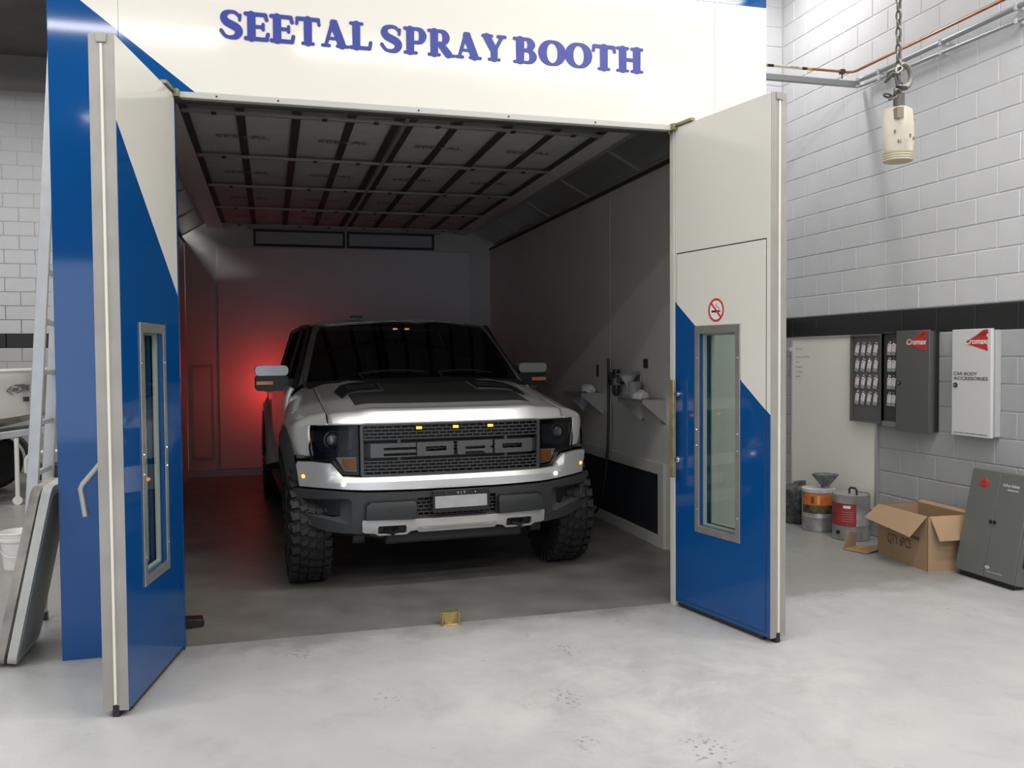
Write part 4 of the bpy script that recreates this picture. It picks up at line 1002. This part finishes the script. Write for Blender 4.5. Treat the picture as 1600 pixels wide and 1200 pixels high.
b = B(); tube(b, [(.15*math.cos(aw-1.2),.15*math.sin(aw-1.2),.36),(.17*math.cos(aw-.8),.17*math.sin(aw-.8),.33),(.168*math.cos(aw-.5),.168*math.sin(aw-.5),.30)], .003, 6); obj('bail_handle', b, DARK, t)
fn = empty('funnel', (5.40,1.80,.393), label='grey octagonal funnel standing on the orange-labelled drum', cat='funnel')
b = B()
P = [[(r*math.cos(2*PI*k/8+.2), r*math.sin(2*PI*k/8+.2), z) for k in range(8)] for r, z in ((.03,0),(.035,.02),(.112,.115),(.118,.13),(.11,.126),(.03,.02))]
grid(b, P, wrap=True); obj('funnel_cone', b, mat('funnel_grey', (.16,.17,.19), .5, noise=.5, nscale=18), fn, ang=20)
jc = empty('jerry_can', (5.40,2.24,0), .35, 'paint-splashed dark grey jerry can beside the whiteboard', 'jerry can')
b = panel_bm([[(-.12,0),(.12,0),(.13,.02),(.13,.30),(.10,.36),(-.10,.36),(-.13,.32),(-.13,.02)]], lambda u, v: (u, -.11, v), (0,.22,0))
obj('can_body', b, mat('can_grey', (.09,.09,.095), .55, noise=.8, nscale=20, detail=8), jc, bevel=.025)
b = B(); tube(b, [(-.06,0,.35),(-.05,0,.39),(.03,0,.39),(.04,0,.35)], .014, 8); obj('carry_handle', b, mat('can_grey2', (.11,.11,.11), .6), jc)
b = B(); cyl(b, (.085,0,.34), (.085,0,.395), .03, 16); obj('cap', b, mat('can_cap', (.10,.10,.10), .5), jc)

# cardboard boxes
CARD = mat('cardboard', (.40,.265,.155), .8, noise=.08, nscale=5); CARDI = mat('cardboard_inner', (.36,.24,.14), .85); KINK = mat('carton_ink', (.09,.06,.04), .7)
bx = empty('cardboard_box', (5.185,.246,0), math.radians(-3.5), 'open brown cardboard box with drooping flaps printed QTY 6PCS', 'box')
LBx, DB, HB = .60, .37, .41      # along +y, along +x
b = B(); box(b, 0, .006, 0, LBx, 0, HB); obj('side_panel', b, CARD, bx)
b = B(); box(b, 0, DB, 0, .006, 0, HB); obj('end_panel', b, CARD, bx)
b = B(); box(b, DB-.006, DB, 0, LBx, 0, HB); obj('side_panel', b, CARDI, bx)
b = B(); box(b, 0, DB, LBx-.006, LBx, 0, HB); obj('end_panel', b, CARDI, bx)
b = B(); box(b, .006, DB-.006, .006, LBx-.006, 0, .006); obj('base_panel', b, CARDI, bx)
def flap(pts, off): return obj('flap', panel_bm([rect(0,1,0,1)], lambda u, v: tuple((Vector(pts[0])*(1-u)+Vector(pts[1])*u)*(1-v)+(Vector(pts[3])*(1-u)+Vector(pts[2])*u)*v), off), CARD, bx)
flap([(0,.01,HB),(0,LBx,HB),(-.13,LBx-.01,HB-.10),(-.13,.03,HB-.15)], (.004,0,.004))
flap([(.02,0,HB),(DB,0,HB),(DB-.02,-.07,HB-.17),(.05,-.07,HB-.17)], (0,.004,.003))
flap([(DB,0,HB),(DB,LBx,HB),(DB+.03,LBx,HB+.02),(DB+.03,0,HB+.02)], (-.004,0,.004))
flap([(0,LBx,HB),(DB,LBx,HB),(DB,LBx+.12,HB-.12),(0,LBx+.12,HB-.12)], (0,-.004,.003))
text_obj('carton_print', 'QTY 6PCS', KINK, bx, axes((-.0012,.47,.13), xa, ya), .075, bold=.0, width=.28)
b = B(); u = -.47
while u < -.10:
    l = rnd.uniform(.012,.03); box(b, -.0012, 0, -u-l, -u, .232-.05*(u+.47), .258-.05*(u+.47)); u += l+.008
obj('carton_print', b, KINK, bx)
fc = empty('carton_flap', (5.10,.98,0), .25, 'small folded piece of cardboard lying between the red-labelled drum and the box', 'cardboard')
obj('upright_fold', panel_bm([[(-.02,0),(.14,0),(.13,.13),(.03,.15)]], lambda u, v: (u, .10-.2*v, v), (0,.004,0)), CARD, fc)
obj('ground_fold', panel_bm([[(-.02,.0),(.20,0),(.22,.20),(0,.22)]], lambda u, v: (u, .1-v, .004+.10*max(0, u-.1)), (0,0,.004)), CARDI, fc)

# metal cabinet leaning on the wall
lc = empty('metal_cabinet', (5.335,.155,.0), label='grey metal two-door cabinet on the floor leaning against the wall', cat='cabinet')
lean = Matrix.Rotation(math.radians(12.2), 4, 'Y')
GREY2 = mat('cabinet_olive_grey', (.125,.13,.12), .42)
def LC(bm_):
    for v in bm_.verts: v.co = lean @ v.co
    return bm_
b = B(); box(b, .018, .120, -.53, 0, .04, .80); obj('body', LC(b), GREY2, lc, bevel=.004)
b = B(); box(b, .035, .115, -.51, -.02, .0, .04); obj('plinth', LC(b), BLACK, lc)
for y0, y1 in ((-.265, -.004), (-.526, -.268)):
    b = B(); box(b, 0, .017, y0, y1, .044, .796); obj('cabinet_door', LC(b), GREY2, lc, bevel=.003)
for y in (-.25, -.285):
    b = B(); cyl(b, (0,y,.435), (-.006,y,.435), .013, 14); obj('finger_hole', LC(b), BLACK, lc)
def lct(name, s, u, v, h, wdt, m): return text_obj(name, s, m, lc, lean @ axes((-.001,u,v), xa, ya), h, bold=.008, width=wdt)
PW = mat('print_white', (.62,.62,.60), .5)
lct('brand_word', 'DuPont Refinish', -.30, .70, .020, .14, PW); 
def strokes(y0, y1, z, h, m):
    b = B(); y = y0
    while y > y1:
        l = rnd.uniform(.006,.016); box(b, -.001, 0, y-l, y, z, z+h*rnd.uniform(.7,1)); y -= l+.003
    obj('fine_print', LC(b), m, lc)
strokes(-.345, -.44, .675, .008, PW)
b = B(); ball(b, (-.001,-.13,.70), .05, sx=.08, sy=1, sz=.62, n=24); obj('red_emblem', LC(b), mat('emblem_red', (.5,.03,.03), .25, noise=.5, nscale=20, coat=.5), lc)
b = B(); ball(b, (0,-.29,.115), .022, sx=.05, sz=.6, n=16); obj('oval_badge', LC(b), mat('badge_grey', (.4,.4,.39), .5), lc); strokes(-.29, -.41, .085, .007, mat('badge_grey', (.4,.4,.39), .5))
b = B(); box(b, .05, .10, -.537, -.53, .17, .25); obj('side_slot', LC(b), BLACK, lc, bevel=.005)

# ================================================================== overhead on the right
COPPER = mat('copper_pipe', (.42,.17,.08), .4, .6, noise=.25, nscale=10)
cpip = empty('gas_pipe', (5.52,1.594,4.13), label='copper gas pipe running along the block wall and over to the booth', cat='pipe')
b = B(); tube(b, [(0,-6,-.02),(0,-1,-.004),(0,-.06,0),(-.015,-.015,0),(-.06,0,0),(-.9,0,-.002),(-1.6,0,-.006)], .011, 10); obj('pipe_run', b, COPPER, cpip)
def band(x0, x1, m, nm, r=.0125):
    b = B(); cyl(b, (x0,0,-.002), (x1,0,-.002), r, 14); return obj(nm, b, m, cpip)
YEL = mat('marker_yellow', (.62,.48,.03), .5)
band(-.47,-.42, YEL, 'marker_band'); band(-.52,-.47, BLACK, 'marker_arrow'); band(-.80,-.52, mat('marker_cream', (.66,.62,.48), .5), 'marker_label'); band(-.86,-.80, BLACK, 'marker_arrow'); band(-1.0,-.86, YEL, 'marker_band')
text_obj('marker_word', 'LP GAS', PR, cpip, axes((-.64,-.0130,-.006), (1,0,0), (0,0,1)), .011, bold=.012, width=.085)
b = B(); box(b, -.13, -.09, -.02, .02, -.02, .018); cyl(b, (-.11,0,-.02), (-.11,0,-.06), .006, 8); obj('pipe_clamp', b, mat('clamp_brown', (.12,.06,.04), .5, .5), cpip)
cn = None
for z, r, nm, zz in ((4.06,.020,'upper grey conduit pipe clipped along the block wall under the gas pipe',0), (4.005,.014,'thin lower grey conduit pipe clipped along the block wall',-.045)):
    c = empty('conduit', (5.585,1.57,z), label=nm, cat='conduit', group='grey conduits on the block wall')
    b = B(); tube(b, [(0,-6,zz),(0,-1.7,zz),(0,-1.0,zz*.6),(0,-.1,0),(-.02,-.02,0),(-.05,.0,-.005)], r, 12); obj('conduit_run', b, mat('conduit_grey', (.40,.41,.42), .35, .5), c)
    for k in range(8):
        y = -.25-.72*k; b = B(); box(b, -r-.004, .06, y-.012, y+.012, zz*min(1, max(0, (-y-.1)/1.6))-r-.003, zz*min(1, max(0, (-y-.1)/1.6))+r+.003); obj('saddle_clip', b, BLKGREY_L, c, bevel=.003)
sb = B(); box(sb, 4.0, 5.60, 1.60, 1.645, 4.012, 4.062); tag(obj('steel_channel', sb, mat('channel_grey', (.33,.34,.35), .45, .4), bevel=.003), 'grey steel channel spanning from the block wall to the booth', 'beam')

hl = empty('hanging_housing', (3.555,-1.4,2.60), label='cream plastic lamp housing with a threaded ring hanging from a chain', cat='lamp housing')
IV = mat('aged_cream_plastic', (.62,.57,.46), .45, noise=.12, nscale=9)
b = B()
P = [[(.84*r*math.cos(2*PI*k/24), .84*r*math.sin(2*PI*k/24), z) for k in range(24)] for r, z in ((.080,0),(.086,.004),(.083,.010),(.086,.016),(.083,.022),(.086,.028),(.083,.034),(.086,.04),(.084,.048))]
grid(b, P, wrap=True); b.faces.new([v for v in b.verts[:24]]); obj('threaded_ring', b, mat('ring_tan', (.45,.40,.29), .5), hl)
b = B(); sec = [(.086,.046),(.094,.10),(.092,.20),(.082,.262),(.06,.268)]
P = []
for r, z in sec:
    row = []
    for k in range(32):
        a = 2*PI*k/32; q = (abs(math.cos(a))**5+abs(math.sin(a))**5)**(-1/5); t_ = min(1, max(0, (z-.046)/.08)); rr = r*(1-t_)+r*.88*q*t_
        row.append((.80*rr*math.cos(a+.5), .80*rr*math.sin(a+.5), z))
    P.append(row)
grid(b, P, wrap=True); b.faces.new([v for v in b.verts[-32:]]); obj('housing_shell', b, IV, hl, ang=40)
b = B(); box(b, -.045, -.012, -.079, -.03, .20, .255, M=Matrix.Rotation(-.2, 4, 'Z')); obj('latch_recess', b, mat('recess_tan', (.25,.21,.15), .6), hl)
b = B(); rnd2 = random.Random(4)
for k in range(7):
    a = rnd2.uniform(-2.6,-.3); z = rnd2.uniform(.07,.24); box(b, -.004, .004, -.0025, .0025, -.008, .008, M=Matrix.Translation((.073*math.cos(a), .073*math.sin(a), z)))
obj('chips', b, mat('chip_grey', (.2,.19,.17), .7), hl)
CH = mat('chain_grey', (.16,.155,.14), .45, .7)
b = B(); cyl(b, (.0,0,.265), (0,0,.36), .018, 12); box(b, -.02, .03, -.012, .012, .28, .345); obj('stem', b, CH, hl)
b = B(); tube(b, [(.0+.045*math.cos(a)+.03, 0, .43+.06*math.sin(a)) for a in (-1.9+.35*k for k in range(14))], .013, 10); obj('hook', b, mat('hook_grey', (.22,.21,.19), .4, .6), hl)
link = None
b = B(); tube(b, [(.0,.012*math.cos(a),.026*math.sin(a)) for a in (2*PI*k/14 for k in range(15))], .0055, 6)
link = obj('chain_link', b, CH, hl); link.location = (.0,0,.40)
for k in range(1, 66):
    c = link.copy(); COL.objects.link(c); c.parent = hl; c.location = (.0, 0, .40+.0415*k); c.rotation_euler = (0,0,PI/2*(k % 2)+.4)
for k in range(12):
    c = link.copy(); COL.objects.link(c); c.parent = hl
    c.location = (-.01-.035*math.sin(k*.9)-.01*(k % 3), -.02*(k % 2), .30+.014*k); c.rotation_euler = (.5*k, .9*k, .7*k)
b = B(); tube(b, [(.022,.01,.46),(.02,.012,.8),(.018,.012,1.5),(.015,.01,3.12)], .007, 6); obj('drop_cable', b, mat('cable_grey', (.30,.29,.28), .5), hl)

# ================================================================== left of the booth
ALM = mat('ladder_aluminium', (.50,.50,.50), .38, .7, noise=.08, nscale=12)
ld_ = empty('ladder', (-.93,.5,0), label='aluminium ladder leaning against the side of the booth behind the blue panel', cat='ladder')
top = Vector((.27,0,4.05))
for y in (0, .36):
    b = B(); dx = top.normalized(); M = Matrix.Translation((0,y,0)) @ Matrix.Rotation(math.atan2(top.x, top.z), 4, 'Y'); box(b, -.032, .032, -.013, .013, 0, top.length, M=M); obj('stile', b, ALM, ld_, bevel=.004)
for k in range(13):
    p = top*((.30*k+.36)/top.length); b = B(); box(b, -.016, .016, .0, .36, -.014, .014, M=Matrix.Translation(p)); obj('rung', b, ALM, ld_, bevel=.004)
for y in (0, .36):
    b = B(); box(b, -.04, .04, y-.02, y+.02, 0, .05); obj('foot', b, BLACK, ld_)
def lean_panel(x0, x1, th, y0, y1, zt, m, me, label, seed):
    t = empty('leaning_panel', (x0,y0,0), label=label, cat='panel', group='panels leaning on the booth')
    ln = math.hypot(x1-x0, zt); a = math.atan2(x1-x0, zt); M = Matrix.Rotation(a, 4, 'Y')
    b = panel_bm([rrect(0, y1-y0, .01, ln, .05, 6)], lambda u, v: (0, u, v), (-th,0,0)); [setattr(v, 'co', M @ v.co) for v in b.verts]; obj('slab', b, m, t, bevel=.012)
    b = panel_bm([rrect(.03, y1-y0-.03, .05, ln-.05, .04, 6)], lambda u, v: (.004, u, v), (-.004,0,0)); [setattr(v, 'co', M @ v.co) for v in b.verts]; obj('face_sheet', b, me, t)
    return t
lean_panel(-.845, -.645, .045, -.06, .45, .955, mat('panel_grey_white', (.52,.52,.49), .55, noise=.15, nscale=5), mat('panel_face', (.30,.31,.29), .6), 'pale grey slab leaning against the blue booth panel, nearest the booth', 1)
lean_panel(-.91, -.705, .045, -.04, .45, .945, mat('panel_stained', (.36,.34,.31), .6, noise=.5, nscale=5), mat('panel_face2', (.3,.3,.28), .6), 'stained slab with a dark edge leaning outside the pale slab', 2)
b = B(); box(b, -1.03, -.985, -.06, .0, 0, .05); tag(obj('wood_offcut', b, mat('offcut_brown', (.10,.07,.055), .7), bevel=.004), 'small dark timber offcut on the floor at the foot of the stained slab', 'offcut')
bk = empty('bucket', (-1.45,2.46,0), label='white plastic bucket with a wire handle on the floor left of the slabs', cat='bucket')
b = B(); lathe(b, [(.105,0),(.125,.21),(.135,.215),(.137,.235),(.132,.24),(.134,.275),(.141,.28),(.136,.288),(.128,.28),(.1,.01),(0,.01)], n=32); obj('pail', b, WHITEP, bk, ang=40)
b = B(); tube(b, [(.139*math.cos(a), -.139*abs(math.sin(a))-.005, .235-.13*abs(math.sin(a))) for a in (PI+PI*k/14 for k in range(15))], .003, 6); obj('wire_handle', b, SHEETM, bk)

# boat on its trailer
HULL = mat('gelcoat_white', (.74,.72,.68), .3, coat=.3)
bt = empty('boat', (-2.1,6.45,0), label='white fibreglass boat with a dark fish emblem behind the ladder', cat='boat')
def hull(t):   # t 0 bow .. 1 stern : half beam, keel z, chine z, sheer z
    return (.02+.95*min(1, t*2.2)**.55, .98-.42*min(1, t*1.9)**.8, 1.02-.22*min(1, t*2)**.8, 1.50-.10*t)
rows = []
for k in range(17):
    t = k/16; hb, kz, cz_, sz_ = hull(t); x = -3.6*t; half = [(0,kz),(hb*.55,kz+.06),(hb*.86,cz_),(hb*.95,cz_+.20),(hb*1.0,sz_-.14),(hb*1.03,sz_-.12),(hb*1.04,sz_-.04),(hb*1.02,sz_),(hb*.9,sz_+.01)]
    rows.append([(x+.0, -y+.0, z) for y, z in reversed(half)]+[(x, y, z) for y, z in half[1:]])
b = B(); grid(b, rows); hb_ = obj('hull', b, HULL, bt, ang=45); md = hb_.modifiers.new('laminate', 'SOLIDIFY'); md.thickness = .02; md.offset = -1
b = B()
for s in (-1, 1): tube(b, [(-3.6*k/16, s*hull(k/16)[0]*1.02, hull(k/16)[3]+.012) for k in range(17)], .022, 8)
obj('gunwale', b, HULL, bt)
b = B(); grid(b, [[(-3.6*k/16, s*hull(k/16)[0]*.86, hull(k/16)[3]-.02) for k in range(2,17)] for s in (-1,1)]); obj('deck', b, HULL, bt)
# emblem on the near side (looks to -y)
EM = mat('emblem_grey', (.13,.12,.12), .5)
def side_y(x, z): t = min(1, max(0, -x/3.6)); return -hull(t)[0]*1.0-.012
def emb(lp, m=EM, lift=0): return obj('fish_emblem', panel_bm(lp, lambda u, v: (u, side_y(u, v)-lift, v), (0,.006,0), su=.04), m, bt)
EMB = [[(205,420),(392,262),(400,300),(250,420)],[(205,422),(250,418),(445,535),(430,555)],[(345,330),(362,330),(352,380),(375,465),(350,440),(335,380)],
 [(400,445),(425,335),(640,320),(615,420)],[(420,240),(620,222),(800,215),(870,240),(760,345),(690,310),(520,265)],[(500,500),(640,450),(760,360),(830,385),(720,450),(600,505)],
 [(762,347),(872,242),(1020,238),(960,290),(990,310),(960,350),(1000,400),(950,400),(970,460),(870,420),(832,386)],[(740,490),(830,420),(840,440),(760,492)],[(1040,350),(1060,290),(1080,295),(1065,352)]]
for lp in EMB: emb([[(-.34+(p[0]-210)*.000264, 1.285-(p[1]-385)*.000359) for p in lp]])
b = B(); x = -.165; box(b, x-.026, x+.026, side_y(x,1.1)-.03, side_y(x,1.1)+.02, 1.145, 1.20); obj('bow_vent', b, BLACK, bt, bevel=.004)
tr_ = empty('boat_trailer', (-2.9,6.45,0), label='galvanised boat trailer with black tyre and arched mudguard under the white boat', cat='trailer')
GALV = mat('galvanised', (.40,.41,.42), .45, .5, noise=.1, nscale=8)
b = B(); M = Matrix.Translation((0,-.62,.72)) @ Matrix.Rotation(-.12, 4, 'Y'); box(b, -1.6, .95, -.03, .03, -.04, .04, M=M); M = Matrix.Translation((0,.5,.72)) @ Matrix.Rotation(-.12, 4, 'Y'); box(b, -1.6, .95, -.03, .03, -.04, .04, M=M); box(b, .3, .36, -.6, .5, .70, .76); box(b, -.9, -.84, -.6, .5, .5, .56); obj('frame_rail', b, GALV, tr_, bevel=.006)
for s in (-1, 1):
    wx, wy = -.02, s*.78 if s < 0 else .7
    wh = empty('wheel', (wx, wy, .345)); wh.parent = tr_
    b = B(); lathe(b, [(.20,-.09),(.26,-.1),(.32,-.095),(.343,-.07),(.345,0),(.343,.07),(.32,.095),(.26,.1),(.20,.09)], 'y', n=40); obj('tyre', b, RUBBER, wh)
    b = B(); lathe(b, [(.2,-.085),(.19,-.06),(.12,-.05),(.07,-.08),(0,-.085)], 'y', n=32); obj('rim', b, mat('rim_grey', (.28,.28,.28), .4, .6), wh)
    b = B(); P = [[(wx+.44*math.cos(a), wy+dy, .36+.40*math.sin(a)) for a in (PI*(.02+.96*k/18) for k in range(19))] for dy in (-.13, .13)]; grid(b, P); g = obj('mudguard', b, mat('guard_black', (.04,.04,.042), .5), tr_); md = g.modifiers.new('gauge', 'SOLIDIFY'); md.thickness = .012
b = B(); tube(b, [(.62,-.7,.05),(.62,-.7,.75)], .024, 10); cyl(b, (.62,-.7,.05), (.62,-.72,.05), .05); obj('jockey_post', b, WHITEP, tr_)
b = B(); tube(b, [(.70,-.66,.35),(.70,-.66,.50),(.74,-.66,.56),(.85,-.66,.58),(1.3,-.66,.6)], .02, 8); obj('guide_rail', b, WHITEP, tr_)
b = B(); box(b, .65, 1.25, -.35, -.05, .22, .40); obj('tool_box', b, mat('tool_blue_black', (.02,.025,.035), .5), tr_, bevel=.02)
b = B(); box(b, .28, .42, -.69, -.67, .78, .98); 
for k in range(5): box(b, .27+.035*k, .285+.035*k, -.70, -.69, .75, .98)
obj('bunk_bracket', b, GALV, tr_)
